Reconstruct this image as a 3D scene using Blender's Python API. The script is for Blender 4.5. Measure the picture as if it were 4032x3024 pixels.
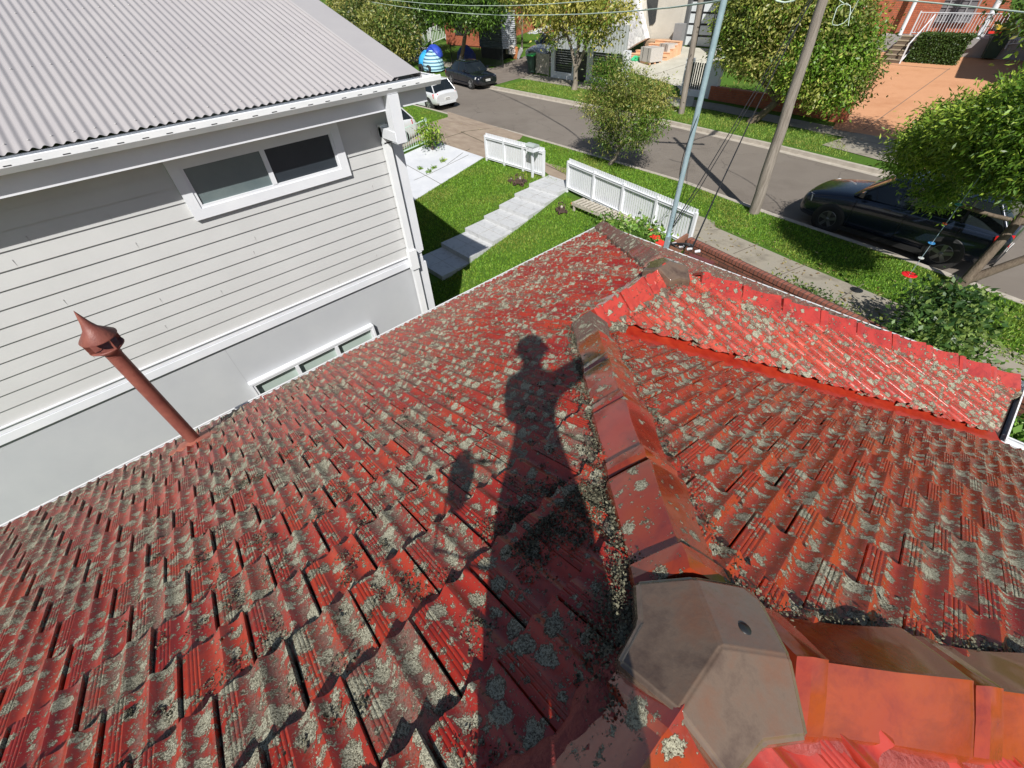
import bpy, bmesh, math, random
import numpy as np
from mathutils import Vector, Matrix
from mathutils.geometry import tessellate_polygon
for o in list(bpy.data.objects): bpy.data.objects.remove(o)
scn = bpy.context.scene
COL = scn.collection
rnd = random.Random(7); nr = np.random.default_rng(7)

# ------------------------------------------------------------ camera, world, sun, exposure
H = 5.7
FPX = 1651.47; CX, CY = 2016., 1512.
_n = np.array([97., 1658., FPX]); _n /= np.linalg.norm(_n)
_u = np.array([2684., -1802., FPX]); _u /= np.linalg.norm(_u); _u -= _n*(_u@_n); _u /= np.linalg.norm(_u)
_X = np.cross(_u, -_n)
M = np.array([_X, _u, -_n])                     # world = M @ (right, down, forward)
cam_d = bpy.data.cameras.new('camera'); cam = bpy.data.objects.new('camera', cam_d); COL.objects.link(cam)
R_ = Matrix([[M[i][0], -M[i][1], -M[i][2]] for i in range(3)])
cam.matrix_world = Matrix.Translation((0, 0, H)) @ R_.to_4x4()
cam_d.sensor_width = 36; cam_d.lens = FPX/4032*36; cam_d.clip_start = .01; cam_d.clip_end = 2000
scn.camera = cam
scn.render.resolution_x = 1024; scn.render.resolution_y = 768
SUN = Vector((-.735, .68, -1.0)).normalized()
w = bpy.data.worlds.new('World'); scn.world = w; w.use_nodes = True
nt = w.node_tree; nt.nodes.clear()
sky = nt.nodes.new('ShaderNodeTexSky'); sky.sky_type = 'NISHITA'; sky.sun_disc = False
sky.sun_elevation = math.asin(-SUN.z); sky.sun_rotation = math.atan2(-SUN.x, -SUN.y)
bg = nt.nodes.new('ShaderNodeBackground'); bg.inputs[1].default_value = .062
wo = nt.nodes.new('ShaderNodeOutputWorld')
nt.links.new(sky.outputs[0], bg.inputs[0]); nt.links.new(bg.outputs[0], wo.inputs[0])
sd = bpy.data.lights.new('sun', 'SUN'); sd.energy = 4.9; sd.angle = math.radians(.53); sd.color = (1, .965, .91)
so = bpy.data.objects.new('sun', sd); COL.objects.link(so); so.location = (20, -18, 30)
so.rotation_euler = SUN.to_track_quat('-Z', 'Y').to_euler()
scn.view_settings.view_transform = 'Standard'; scn.view_settings.look = 'None'
scn.view_settings.exposure = 0.28; scn.view_settings.gamma = 1
scn.cycles.max_bounces = 6

# ------------------------------------------------------------ where things stand
def ray(px, py): return M@np.array([px-CX, py-CY, FPX])
def P(px, py, z=0.):
    r = ray(px, py); t = (z-H)/r[2]; return Vector((r[0]*t, r[1]*t, z))
def PX(px, py, X):
    r = ray(px, py); t = X/r[0]; return Vector((X, r[1]*t, H+r[2]*t))
def PY(px, py, Y):
    r = ray(px, py); t = Y/r[1]; return Vector((r[0]*t, Y, H+r[2]*t))
BRK = (6., 7.9, 8.5, 12., 25.5, 40.5); BRKX = (-5.2, -4.8)
def T(x, y):
    if y > 25.5: return min((y-25.5)*.1, 1.5)
    if x < -5.0: return max(-.15*(12.-y), -.9) if y < 12 else 0.
    return max(-1.5*(8.5-y), -.9) if y < 8.5 else 0.
def PT(px, py):
    z = 0.
    for _ in range(40):
        p = P(px, py, z); z = z*.5+T(p.x, p.y)*.5
    return P(px, py, z)
def HT(base, px, py):
    a = P(px, py, 0); return H*(1-math.hypot(base.x, base.y)/math.hypot(a.x, a.y))

# ------------------------------------------------------------ materials
def N(nt, t, **k):
    n = nt.nodes.new(t)
    for a, b in k.items():
        if a in ('inputs',):
            for i, v in b.items(): n.inputs[i].default_value = v
        else: setattr(n, a, b)
    return n
def base_mat(name, rough=.6, metal=0, coat=0, spec=.5):
    m = bpy.data.materials.new(name); m.use_nodes = True; t = m.node_tree
    b = t.nodes['Principled BSDF']; b.inputs['Roughness'].default_value = rough
    b.inputs['Metallic'].default_value = metal; b.inputs['Coat Weight'].default_value = coat
    b.inputs['Specular IOR Level'].default_value = spec
    return m, t, b
def coords(t, scale=(1, 1, 1), rot=(0, 0, 0)):
    c = N(t, 'ShaderNodeTexCoord'); mp = N(t, 'ShaderNodeMapping')
    mp.inputs['Scale'].default_value = scale; mp.inputs['Rotation'].default_value = rot
    t.links.new(c.outputs['Object'], mp.inputs[0]); return mp.outputs[0]
def noise(t, vec, s, det=4, rough=.6, dist=0):
    n = N(t, 'ShaderNodeTexNoise'); n.inputs['Scale'].default_value = s; n.inputs['Detail'].default_value = det
    n.inputs['Roughness'].default_value = rough; n.inputs['Distortion'].default_value = dist
    t.links.new(vec, n.inputs['Vector']); return n.outputs['Fac']
def ramp(t, fac, stops):
    r = N(t, 'ShaderNodeValToRGB'); e = r.color_ramp.elements
    while len(e) < len(stops): e.new(.5)
    for i, (p, c) in enumerate(stops):
        e[i].position = p; e[i].color = (c[0], c[1], c[2], 1) if not isinstance(c, (int, float)) else (c, c, c, 1)
    t.links.new(fac, r.inputs[0]); return r.outputs[0]
def mix(t, fac, a, b, mode='MIX'):
    m = N(t, 'ShaderNodeMix', data_type='RGBA', blend_type=mode)
    for i, v in ((0, fac), (6, a), (7, b)):
        if isinstance(v, bpy.types.NodeSocket): t.links.new(v, m.inputs[i])
        elif i == 0: m.inputs[0].default_value = v
        else: m.inputs[i].default_value = (*v, 1)
    return m.outputs[2]
def math_(t, op, a, b=0., clamp=False):
    m = N(t, 'ShaderNodeMath', operation=op); m.use_clamp = clamp
    for i, v in ((0, a), (1, b)):
        if isinstance(v, bpy.types.NodeSocket): t.links.new(v, m.inputs[i])
        else: m.inputs[i].default_value = v
    return m.outputs[0]
def bump(t, b, h, dist=.01, strength=1.):
    n = N(t, 'ShaderNodeBump'); n.inputs['Distance'].default_value = dist; n.inputs['Strength'].default_value = strength
    t.links.new(h, n.inputs['Height']); t.links.new(n.outputs[0], b.inputs['Normal'])
def noisy(name, c1, c2, scale=3, rough=.6, metal=0, coat=0, bs=0, bscale=40, stretch=(1, 1, 1), c3=None, spec=.5):
    m, t, b = base_mat(name, rough, metal, coat, spec)
    v = coords(t, stretch)
    f = noise(t, v, scale, 6, .65)
    st = [(.3, c1), (.7, c2)] if c3 is None else [(.28, c1), (.5, c2), (.72, c3)]
    t.links.new(ramp(t, f, st), b.inputs['Base Color'])
    if bs: bump(t, b, noise(t, v, bscale, 4), bs)
    return m
def attr_mat(name, rough=.5, trans=.0, spec=.4, mult=(1, 1, 1)):
    m, t, b = base_mat(name, rough, spec=spec)
    a = N(t, 'ShaderNodeVertexColor'); a.layer_name = 'tint'
    c = mix(t, 1., a.outputs[0], mult, 'MULTIPLY')
    t.links.new(c, b.inputs['Base Color'])
    if trans:
        tr = N(t, 'ShaderNodeBsdfTranslucent'); ms = N(t, 'ShaderNodeMixShader'); ms.inputs[0].default_value = trans
        cc = mix(t, 1., a.outputs[0], (1.1, 1.2, .45), 'MULTIPLY')
        t.links.new(cc, tr.inputs[0]); t.links.new(b.outputs[0], ms.inputs[1]); t.links.new(tr.outputs[0], ms.inputs[2])
        t.links.new(ms.outputs[0], t.nodes['Material Output'].inputs[0])
    return m
def brick(name, c1, c2, mortar, scale=1., rot=(math.pi/2, 0, 0), bw=.24, bh=.086, ms=.01):
    m, t, b = base_mat(name, .85)
    v = coords(t, (1, 1, 1), rot)
    br = N(t, 'ShaderNodeTexBrick'); br.inputs['Scale'].default_value = scale
    br.inputs['Brick Width'].default_value = bw; br.inputs['Row Height'].default_value = bh
    br.inputs['Mortar Size'].default_value = ms; br.inputs['Bias'].default_value = -.2
    br.inputs['Color1'].default_value = (*c1, 1); br.inputs['Color2'].default_value = (*c2, 1); br.inputs['Mortar'].default_value = (*mortar, 1)
    t.links.new(v, br.inputs['Vector'])
    f = noise(t, v, 6, 5)
    t.links.new(mix(t, .35, br.outputs[0], ramp(t, f, [(.3, .35), (.7, 1)]), 'MULTIPLY'), b.inputs['Base Color'])
    bump(t, b, math_(t, 'SUBTRACT', 1., br.outputs['Fac']), .006)
    return m

def tile_mat(name, lich=.5, red=(.30, .017, .010), red2=(.40, .040, .014), grime=.4, rough=.22, amber=0., specks=.5):
    m, t, b = base_mat(name, rough, spec=.6)
    v = coords(t)
    n1 = noise(t, v, 2.2, 3); n2 = noise(t, v, 9, 5, .7, .4); n3 = noise(t, v, 55, 4, .75, .8); n4 = noise(t, v, 190, 3, .8)
    at = N(t, 'ShaderNodeVertexColor'); at.layer_name = 'tint'
    sp = N(t, 'ShaderNodeSeparateColor'); t.links.new(at.outputs[0], sp.inputs[0])
    tr_, tg_, tb_ = sp.outputs          # per-tile hue, per-tile growth, in-pan factor
    base = mix(t, tr_, red, red2)
    if amber: base = mix(t, ramp(t, n1, [(.35, 0.), (.7, amber)]), base, (.34, .075, .008))
    base = mix(t, math_(t, 'MULTIPLY', ramp(t, n2, [(.45, 0.), (.7, 1.)]), .6), base, (.12, .012, .012))
    # warped coordinates so the growths have ragged outlines
    nz = N(t, 'ShaderNodeTexNoise'); nz.inputs['Scale'].default_value = 45; nz.inputs['Detail'].default_value = 5; nz.inputs['Roughness'].default_value = .75; t.links.new(v, nz.inputs['Vector'])
    wv = N(t, 'ShaderNodeVectorMath', operation='SCALE'); wv.inputs[3].default_value = .055; t.links.new(nz.outputs['Color'], wv.inputs[0])
    wa_ = N(t, 'ShaderNodeVectorMath', operation='ADD'); t.links.new(v, wa_.inputs[0]); t.links.new(wv.outputs[0], wa_.inputs[1]); vw = wa_.outputs[0]
    den = math_(t, 'ADD', math_(t, 'MULTIPLY', tg_, .28), math_(t, 'MULTIPLY', n1, .55)); den = math_(t, 'ADD', den, math_(t, 'MULTIPLY', tb_, .07))
    den = math_(t, 'ADD', den, lich-.66)                      # about 0..1: how much grows here
    def rosettes(scale, rmax, bias):
        vo = N(t, 'ShaderNodeTexVoronoi'); vo.inputs['Scale'].default_value = scale; t.links.new(vw, vo.inputs[0])
        sc = N(t, 'ShaderNodeSeparateColor'); t.links.new(vo.outputs['Color'], sc.inputs[0])
        r = math_(t, 'SUBTRACT', math_(t, 'ADD', den, bias), math_(t, 'MULTIPLY', sc.outputs[0], .85), True)
        r = math_(t, 'MULTIPLY', math_(t, 'POWER', r, .5), rmax)
        e_ = math_(t, 'SUBTRACT', r, vo.outputs['Distance'])       # >0 inside
        return e_, sc.outputs[1]
    e1, c1 = rosettes(15, .62, .12); e2, c2 = rosettes(36, .60, .10); e3, c3 = rosettes(88, .5, -.08+specks*.1)
    mk = lambda e_, w_: ramp(t, e_, [(0., 0.), (w_, 1.)])
    em = math_(t, 'MAXIMUM', mk(e1, .10), math_(t, 'MULTIPLY', mk(e2, .12), .95)); em = math_(t, 'MAXIMUM', em, mk(e3, .10))
    n5 = noise(t, v, 420, 3, .8)
    fine = math_(t, 'ADD', math_(t, 'MULTIPLY', n4, .62), math_(t, 'MULTIPLY', n5, .38))
    rim = math_(t, 'MAXIMUM', ramp(t, e1, [(.0, 0.), (.025, 1.), (.09, 0.)]), ramp(t, e2, [(.0, 0.), (.03, .8), (.10, 0.)]))
    k_ = math_(t, 'ADD', math_(t, 'ADD', fine, math_(t, 'MULTIPLY', em, .22)), math_(t, 'MULTIPLY', rim, .14))     # how solid the crust is
    lm = math_(t, 'MULTIPLY', ramp(t, k_, [(.60, 0.), (.65, 1.)]), ramp(t, em, [(.02, 0.), (.12, 1.)]))
    lc = ramp(t, math_(t, 'ADD', k_, math_(t, 'MULTIPLY', c1, .05)), [(.62, (.045, .040, .026)), (.70, (.17, .16, .115)), (.78, (.50, .48, .36)), (.90, (.66, .65, .50))])
    halo = ramp(t, em, [(.0, 0.), (.3, 1.)])
    base = mix(t, math_(t, 'MULTIPLY', halo, .62), base, (.060, .030, .020))
    # brown film
    g = math_(t, 'ADD', math_(t, 'MULTIPLY', n2, .55), math_(t, 'MULTIPLY', n3, .55)); g = math_(t, 'ADD', g, math_(t, 'MULTIPLY', tg_, .26)); g = math_(t, 'ADD', g, math_(t, 'MULTIPLY', tb_, .12))
    gm_ = ramp(t, math_(t, 'SUBTRACT', g, .86-grime*.26), [(0., 0.), (.16, 1.)])
    base = mix(t, math_(t, 'MULTIPLY', gm_, .8), base, ramp(t, fine, [(.4, (.055, .032, .022)), (.62, (.27, .21, .16))]))
    t.links.new(mix(t, lm, base, lc), b.inputs['Base Color'])
    rr = math_(t, 'ADD', math_(t, 'MULTIPLY', gm_, .34), math_(t, 'ADD', rough-.06, math_(t, 'MULTIPLY', n3, .12))); rr = math_(t, 'ADD', rr, math_(t, 'MULTIPLY', lm, .7), True)
    t.links.new(rr, b.inputs['Roughness'])
    t.links.new(math_(t, 'SUBTRACT', .6, math_(t, 'MULTIPLY', lm, .55)), b.inputs['Specular IOR Level'])
    hh = math_(t, 'ADD', math_(t, 'MULTIPLY', lm, math_(t, 'ADD', .35, math_(t, 'MULTIPLY', n4, 1.6))), math_(t, 'MULTIPLY', n3, .07))
    bump(t, b, hh, .007)
    if 'cap' in name or 'clean' in name: t.links.new(math_(t, 'MULTIPLY', math_(t, 'SUBTRACT', 1., math_(t, 'MAXIMUM', lm, gm_)), .7), b.inputs['Coat Weight']); b.inputs['Coat Roughness'].default_value = .06
    return m

TM_A = tile_mat('glazed_tile_weathered', .84, grime=.42, rough=.30)
TM_B = tile_mat('glazed_tile_front', .84, grime=.30, rough=.26, amber=.3)
TM_C = tile_mat('glazed_tile_shiny', .86, (.42, .05, .035), (.48, .075, .045), grime=.35, rough=.26, specks=1.)
TM_D = tile_mat('glazed_tile_clean', -.6, (.36, .025, .018), (.40, .04, .02), grime=-1.2, rough=.12)
TM_E = tile_mat('glazed_tile_dull', .72, (.30, .04, .03), (.36, .06, .04), grime=1.1, rough=.5)
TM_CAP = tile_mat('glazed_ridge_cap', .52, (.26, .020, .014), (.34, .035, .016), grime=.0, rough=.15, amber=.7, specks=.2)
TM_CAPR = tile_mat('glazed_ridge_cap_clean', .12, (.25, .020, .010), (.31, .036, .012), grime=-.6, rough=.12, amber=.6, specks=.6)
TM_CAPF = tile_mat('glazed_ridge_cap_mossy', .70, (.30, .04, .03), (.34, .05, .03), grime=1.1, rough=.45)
TM_CAPS = tile_mat('glazed_ridge_cap_bright', .45, (.40, .04, .03), (.45, .055, .035), grime=.0, rough=.2)  # brighter red for the front wing's caps
MORTAR = tile_mat('lichened_mortar', 1.0, (.12, .045, .03), (.2, .07, .045), grime=1.2, rough=.8)
GREYCAP = noisy('grey_glazed_apex', (.060, .036, .026), (.15, .105, .075), 7, .14, coat=.7, bs=.002, bscale=25, c3=(.17, .085, .05))
REDMORTAR = noisy('red_mortar', (.20, .028, .022), (.30, .05, .04), 20, .6, bs=.01, bscale=60)
LICHEN = attr_mat('lichen_flakes', .95, spec=.1)
VALLEY = noisy('red_valley_metal', (.26, .016, .010), (.42, .04, .015), 10, .3, bs=.004, bscale=12)
UNDER = noisy('roof_underlay', (.02, .012, .01), (.04, .02, .015), 5, .9)
WHITE = noisy('white_paint', (.66, .68, .72), (.74, .755, .78), 2, .45)
WHITEG = noisy('white_gutter_metal', (.70, .72, .74), (.80, .81, .82), 3, .35)
BOARD = noisy('weatherboard_paint', (.49, .495, .49), (.54, .545, .54), 1.2, .6)
STUCCO = noisy('grey_render', (.41, .425, .45), (.47, .485, .50), .9, .8, bs=.001, bscale=200)
CORR = noisy('corrugated_steel', (.36, .34, .345), (.39, .37, .37), 1.5, .42, spec=.4)
CAPF = noisy('steel_flashing', (.37, .355, .36), (.40, .385, .385), 1.5, .42)
GLASS = noisy('dark_window_glass', (.015, .02, .025), (.03, .035, .04), 1, .06, spec=.8)
SCREEN = noisy('insect_screen', (.022, .030, .040), (.03, .04, .05), 3, .5)
FROST = noisy('frosted_glass', (.10, .14, .15), (.15, .19, .19), 2, .42, spec=.7)
FROST2 = noisy('frosted_pale_glass', (.36, .44, .41), (.42, .5, .46), 2, .25, spec=.6)
COPPER = noisy('rust_red_flue', (.17, .05, .04), (.25, .085, .06), 12, .5, bs=.002, bscale=90)
GALV = noisy('galvanised_steel', (.30, .42, .47), (.42, .55, .60), 14, .38, metal=.35)
ASPH = noisy('asphalt', (.125, .104, .086), (.175, .150, .126), .35, .85, bs=.004, bscale=120, c3=(.148, .125, .105))
CONC = noisy('old_concrete', (.16, .14, .11), (.30, .27, .215), 1.6, .9, bs=.003, bscale=60, c3=(.27, .25, .21))
CONCB = noisy('brown_concrete', (.24, .18, .135), (.36, .29, .22), 1.1, .9, bs=.003, bscale=60, stretch=(1, 2.5, 1))
KERB = noisy('kerb_concrete', (.34, .30, .25), (.46, .42, .36), 4, .9, bs=.003, bscale=60)
WCONC = noisy('white_concrete', (.50, .52, .56), (.62, .63, .66), 1.2, .8, bs=.002, bscale=80)
CCONC = noisy('cream_concrete', (.42, .40, .33), (.55, .53, .45), .8, .85)
TERRA = noisy('orange_paving', (.46, .215, .105), (.56, .285, .15), .5, .8, bs=.002, bscale=90, c3=(.51, .25, .13))
STONE = noisy('grey_stone_paver', (.36, .37, .38), (.52, .53, .54), 5, .6, c3=(.44, .45, .46))
CREAM = noisy('cream_paver', (.5, .42, .33), (.6, .52, .42), 6, .8)
BLACKM = noisy('black_metal', (.012, .014, .016), (.022, .024, .026), 4, .4)
DARKP = noisy('dark_panel', (.02, .022, .024), (.035, .036, .04), 2, .35)
RUBBER = noisy('rubber', (.012, .012, .012), (.02, .02, .02), 20, .85)
CABLE = noisy('black_cable', (.012, .012, .014), (.02, .02, .022), 20, .5)
WIRE = noisy('pale_wire', (.50, .60, .52), (.58, .68, .6), 9, .5)
TIMBER = noisy('grey_timber', (.15, .125, .10), (.33, .29, .25), 3, .85, bs=.01, bscale=12, stretch=(9, 9, .6))
BENCHW = noisy('bleached_timber', (.36, .32, .26), (.52, .48, .41), 8, .8)
BROWNF = noisy('brown_fence_panel', (.22, .10, .065), (.29, .14, .09), 3, .6)
RUST = noisy('rusty_iron', (.045, .032, .028), (.12, .07, .05), 14, .9, bs=.01, bscale=60)
REDP = noisy('red_plastic', (.62, .03, .02), (.75, .06, .03), 6, .35)
BRK1 = brick('red_brown_brick', (.27, .10, .065), (.17, .065, .045), (.07, .045, .035), rot=(math.pi/2, 0, 0))
BRK2 = brick('orange_brick', (.56, .15, .07), (.44, .11, .055), (.36, .17, .11), rot=(math.pi/2, 0, 0))
BRKTOP = brick('brick_coping', (.30, .105, .07), (.22, .08, .055), (.1, .06, .05), rot=(0, 0, 0), bw=.09, bh=.4)
BARK = noisy('bark', (.09, .065, .045), (.19, .15, .11), 5, .9, bs=.02, bscale=15, stretch=(3, 3, .7))
BARKG = noisy('pale_bark', (.16, .13, .10), (.30, .26, .21), 5, .9, bs=.015, bscale=15, stretch=(3, 3, .7))
BARKW = noisy('whitewashed_bark', (.36, .34, .31), (.5, .48, .44), 5, .9)
LEAF = attr_mat('leaf', .42, .32, .45, (1.25, 1.18, 1.15))
BLADE = attr_mat('grass_blade', .6, .25, .3)
STEPW = noisy('new_timber_steps', (.66, .38, .22), (.76, .47, .29), 2, .6)
def ground_mat():
    m, t, b = base_mat('grass_ground', .95, spec=.1)
    v = coords(t); f = noise(t, v, .7, 4); g = noise(t, v, 45, 4, .8)
    c = ramp(t, g, [(.3, (.045, .095, .014)), (.7, (.11, .22, .03))])
    c = mix(t, math_(t, 'MULTIPLY', ramp(t, f, [(.48, 0.), (.75, 1.)]), .45), c, (.14, .15, .045))
    t.links.new(c, b.inputs['Base Color']); bump(t, b, g, .03); return m
GRASS = ground_mat()
def stone_mat():
    m, t, b = base_mat('pale_stone_cladding', .7)
    v = coords(t); vo = N(t, 'ShaderNodeTexVoronoi'); vo.inputs['Scale'].default_value = 3.6; t.links.new(v, vo.inputs[0])
    ve = N(t, 'ShaderNodeTexVoronoi', feature='DISTANCE_TO_EDGE'); ve.inputs['Scale'].default_value = 3.6; t.links.new(v, ve.inputs[0])
    c = ramp(t, vo.outputs['Color'], [(.2, (.46, .45, .46)), (.7, (.80, .78, .77))])
    c = mix(t, ramp(t, ve.outputs['Distance'], [(.02, 1.), (.06, 0.)]), c, (.72, .70, .68))
    t.links.new(c, b.inputs['Base Color']); bump(t, b, ve.outputs['Distance'], .03); return m
STONEC = stone_mat()
def paint(name, c, rough=.25, coat=.8, metal=.2):
    return noisy(name, tuple(x*.93 for x in c), c, 1.5, rough, metal, coat)

# ------------------------------------------------------------ mesh helpers
class MB:
    def __init__(s): s.v = []; s.f = []; s.m = []; s.sm = []
    def add(s, vs, fs, m=0, smooth=False):
        k = len(s.v); s.v += [tuple(a) for a in vs]; s.f += [tuple(i+k for i in f) for f in fs]
        s.m += [m]*len(fs); s.sm += [smooth]*len(fs); return s
    def box(s, c, size, m=0, rot=None):
        c = Vector(c); x, y, z = (a/2 for a in size)
        vs = [Vector((i*x, j*y, k*z)) for k in (-1, 1) for j in (-1, 1) for i in (-1, 1)]
        if rot is not None:
            Rm = rot if isinstance(rot, Matrix) else Matrix.Rotation(rot, 3, 'Z'); vs = [Rm@a for a in vs]
        return s.add([a+c for a in vs], [(0, 2, 3, 1), (4, 5, 7, 6), (0, 1, 5, 4), (2, 6, 7, 3), (0, 4, 6, 2), (1, 3, 7, 5)], m)
    def bb(s, lo, hi, m=0):
        return s.box([(a+b)/2 for a, b in zip(lo, hi)], [abs(b-a) for a, b in zip(lo, hi)], m)
    def beam(s, a, b, w, h, m=0, up=(0, 0, 1)):
        a, b = Vector(a), Vector(b); d = (b-a); L = d.length; d.normalize(); u = Vector(up)
        sd_ = d.cross(u)
        if sd_.length < 1e-4: sd_ = Vector((1, 0, 0))
        sd_.normalize(); u = sd_.cross(d)
        return s.box((a+b)/2, (L, w, h), m, Matrix((d, sd_, u)).transposed())
    def tube(s, pts, r, m=0, n=10, cap=True, smooth=True):
        pts = [Vector(p) for p in pts]; rs = r if isinstance(r, (list, tuple)) else [r]*len(pts)
        vs = []; ref = None
        for i, p in enumerate(pts):
            d = (pts[min(i+1, len(pts)-1)]-pts[max(i-1, 0)]).normalized()
            if ref is None: ref = Vector((0, 0, 1)) if abs(d.z) < .9 else Vector((1, 0, 0))
            a = d.cross(ref).normalized(); b = d.cross(a).normalized(); ref = b.cross(d) if False else ref
            for k in range(n):
                t = 2*math.pi*k/n; vs.append(p+(a*math.cos(t)+b*math.sin(t))*rs[i])
        fs = [(i*n+k, i*n+(k+1) % n, (i+1)*n+(k+1) % n, (i+1)*n+k) for i in range(len(pts)-1) for k in range(n)]
        s.add(vs, fs, m, smooth)
        if cap:
            s.add(vs[:n], [tuple(range(n))[::-1]], m); s.add(vs[-n:], [tuple(range(n))], m)
        return s
    def lathe(s, prof, c=(0, 0, 0), m=0, n=24, R=None, smooth=True):
        c = Vector(c); vs = []
        for r, z in prof:
            for k in range(n):
                t = 2*math.pi*k/n; p = Vector((r*math.cos(t), r*math.sin(t), z))
                vs.append((R@p if R else p)+c)
        fs = [(i*n+k, i*n+(k+1) % n, (i+1)*n+(k+1) % n, (i+1)*n+k) for i in range(len(prof)-1) for k in range(n)]
        return s.add(vs, fs, m, smooth)
    def prism(s, poly, ext, m=0):
        a = [Vector(p) for p in poly]; n = len(a); e = Vector(ext)
        tri = tessellate_polygon([a])
        s.add(a+[p+e for p in a], [tuple(t) for t in tri]+[tuple(i+n for i in t[::-1]) for t in tri]+[(i, (i+1) % n, (i+1) % n+n, i+n) for i in range(n)], m)
        return s
    def loft(s, secs, m=0, smooth=True, close=False, cap=True):
        n = len(secs[0]); vs = [p for q in secs for p in q]
        nn = n if close else n-1
        s.add(vs, [(i*n+k, i*n+(k+1) % n, (i+1)*n+(k+1) % n, (i+1)*n+k) for i in range(len(secs)-1) for k in range(nn)], m, smooth)
        if cap:
            s.add(secs[0], [tuple(range(n))], m); s.add(secs[-1], [tuple(range(n))[::-1]], m)
        return s
    def build(s, name, mats, parent=None, fix=True):
        me = bpy.data.meshes.new(name); me.from_pydata(s.v, [], s.f)
        if not isinstance(mats, (list, tuple)): mats = [mats]
        for m in mats: me.materials.append(m)
        me.polygons.foreach_set('material_index', s.m); me.polygons.foreach_set('use_smooth', s.sm)
        if fix:
            bm = bmesh.new(); bm.from_mesh(me); bmesh.ops.recalc_face_normals(bm, faces=bm.faces); bm.to_mesh(me); bm.free()
        o = bpy.data.objects.new(name, me); COL.objects.link(o)
        if parent is not None: attach(o, parent)
        return o
def attach(o, parent):
    o.parent = parent; o.matrix_parent_inverse = gm(parent).inverted()
def gm(o):
    m = Matrix.LocRotScale(o.location, o.rotation_euler, o.scale)
    return m if o.parent is None else gm(o.parent)@o.matrix_parent_inverse@m
def tag(o, label, cat, group=None):
    o['label'] = label; o['category'] = cat
    if group: o['group'] = group
    return o
def thing(name, label, cat, loc=(0, 0, 0), rz=0, group=None):
    o = bpy.data.objects.new(name, None); COL.objects.link(o); o.empty_display_size = .2
    o.location = loc; o.rotation_euler = (0, 0, rz); return tag(o, label, cat, group)
def local(o, parent):                       # o's mesh is in the parent's own frame
    o.parent = parent; return o
def struct(o): o['kind'] = 'structure'; return o
def stuff(o): o['kind'] = 'stuff'; return o
def subsurf(o, n=2):
    m = o.modifiers.new('smooth', 'SUBSURF'); m.levels = n; m.render_levels = n; return o
def raw(name, v, f, mat, tint=None, parent=None, smooth=False):   # big numpy meshes, quads
    me = bpy.data.meshes.new(name); nv, nf, k = len(v), len(f), f.shape[1]
    me.vertices.add(nv); me.vertices.foreach_set('co', v.astype(np.float32).ravel())
    me.loops.add(nf*k); me.loops.foreach_set('vertex_index', f.astype(np.int32).ravel())
    me.polygons.add(nf); me.polygons.foreach_set('loop_start', np.arange(0, nf*k, k, dtype=np.int32))
    me.update(calc_edges=True); me.materials.append(mat)
    if smooth: me.polygons.foreach_set('use_smooth', [True]*nf)
    if tint is not None:
        a = me.color_attributes.new('tint', 'FLOAT_COLOR', 'POINT')
        a.data.foreach_set('color', np.concatenate([tint, np.ones((nv, 1))], 1).astype(np.float32).ravel())
    o = bpy.data.objects.new(name, me); COL.objects.link(o)
    if parent is not None: attach(o, parent)
    return o

# ------------------------------------------------------------ ground, road, paths
def drape(name, poly, mat, off=.0, thick=0):
    bm = bmesh.new(); f = bm.faces.new([bm.verts.new((p[0], p[1], 0)) for p in poly])
    bmesh.ops.triangulate(bm, faces=[f])
    for y in BRK:
        bmesh.ops.bisect_plane(bm, geom=bm.verts[:]+bm.edges[:]+bm.faces[:], plane_co=(0, y, 0), plane_no=(0, 1, 0))
    for x in BRKX:
        bmesh.ops.bisect_plane(bm, geom=bm.verts[:]+bm.edges[:]+bm.faces[:], plane_co=(x, 0, 0), plane_no=(1, 0, 0))
    for v in bm.verts: v.co.z = T(v.co.x, v.co.y)+off
    bmesh.ops.recalc_face_normals(bm, faces=bm.faces)
    for f in bm.faces:
        if f.normal.z < 0: f.normal_flip()
    if thick:
        r = bmesh.ops.extrude_face_region(bm, geom=bm.faces[:])
        for v in [g for g in r['geom'] if isinstance(g, bmesh.types.BMVert)]: v.co.z -= thick
    me = bpy.data.meshes.new(name); bm.to_mesh(me); bm.free(); me.materials.append(mat)
    o = bpy.data.objects.new(name, me); COL.objects.link(o); return o
NK = [(-300, 15.6), (-60, 15.6), (-24, 15.5), (-14.5, 15.2), (-7.7, 14.85), (-4.6, 14.25), (-.8, 13.8), (1.6, 13.3), (30, 8.6), (300, -36)]
FK = [(-300, 22.3), (-60, 22.3), (-26, 22.05), (-18.5, 21.9), (-12.7, 21.6), (-7.4, 21.05), (-2.7, 20.35), (3, 19.4), (30, 15.), (300, -29.6)]
struct(drape('lawn_ground', NK+[(300, -300), (-300, -300)], GRASS))
struct(drape('far_ground', FK+[(300, 500), (-300, 500)], GRASS))
rd = MB(); q = NK+FK[::-1]; rd.prism([(x, y, -.22) for x, y in q], (0, 0, .1), 0); struct(rd.build('road', ASPH))
_t = ASPH.node_tree; _b = _t.nodes['Principled BSDF']; _v = coords(_t); _old = _b.inputs['Base Color'].links[0].from_socket
_nz = N(_t, 'ShaderNodeTexNoise'); _nz.inputs['Scale'].default_value = 1.3; _nz.inputs['Detail'].default_value = 5; _t.links.new(_v, _nz.inputs['Vector'])
_a = N(_t, 'ShaderNodeVectorMath', operation='ADD'); _t.links.new(_v, _a.inputs[0]); _t.links.new(_nz.outputs['Color'], _a.inputs[1])
_vo = N(_t, 'ShaderNodeTexVoronoi', feature='DISTANCE_TO_EDGE'); _vo.inputs['Scale'].default_value = .28; _t.links.new(_a.outputs[0], _vo.inputs[0])
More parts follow.
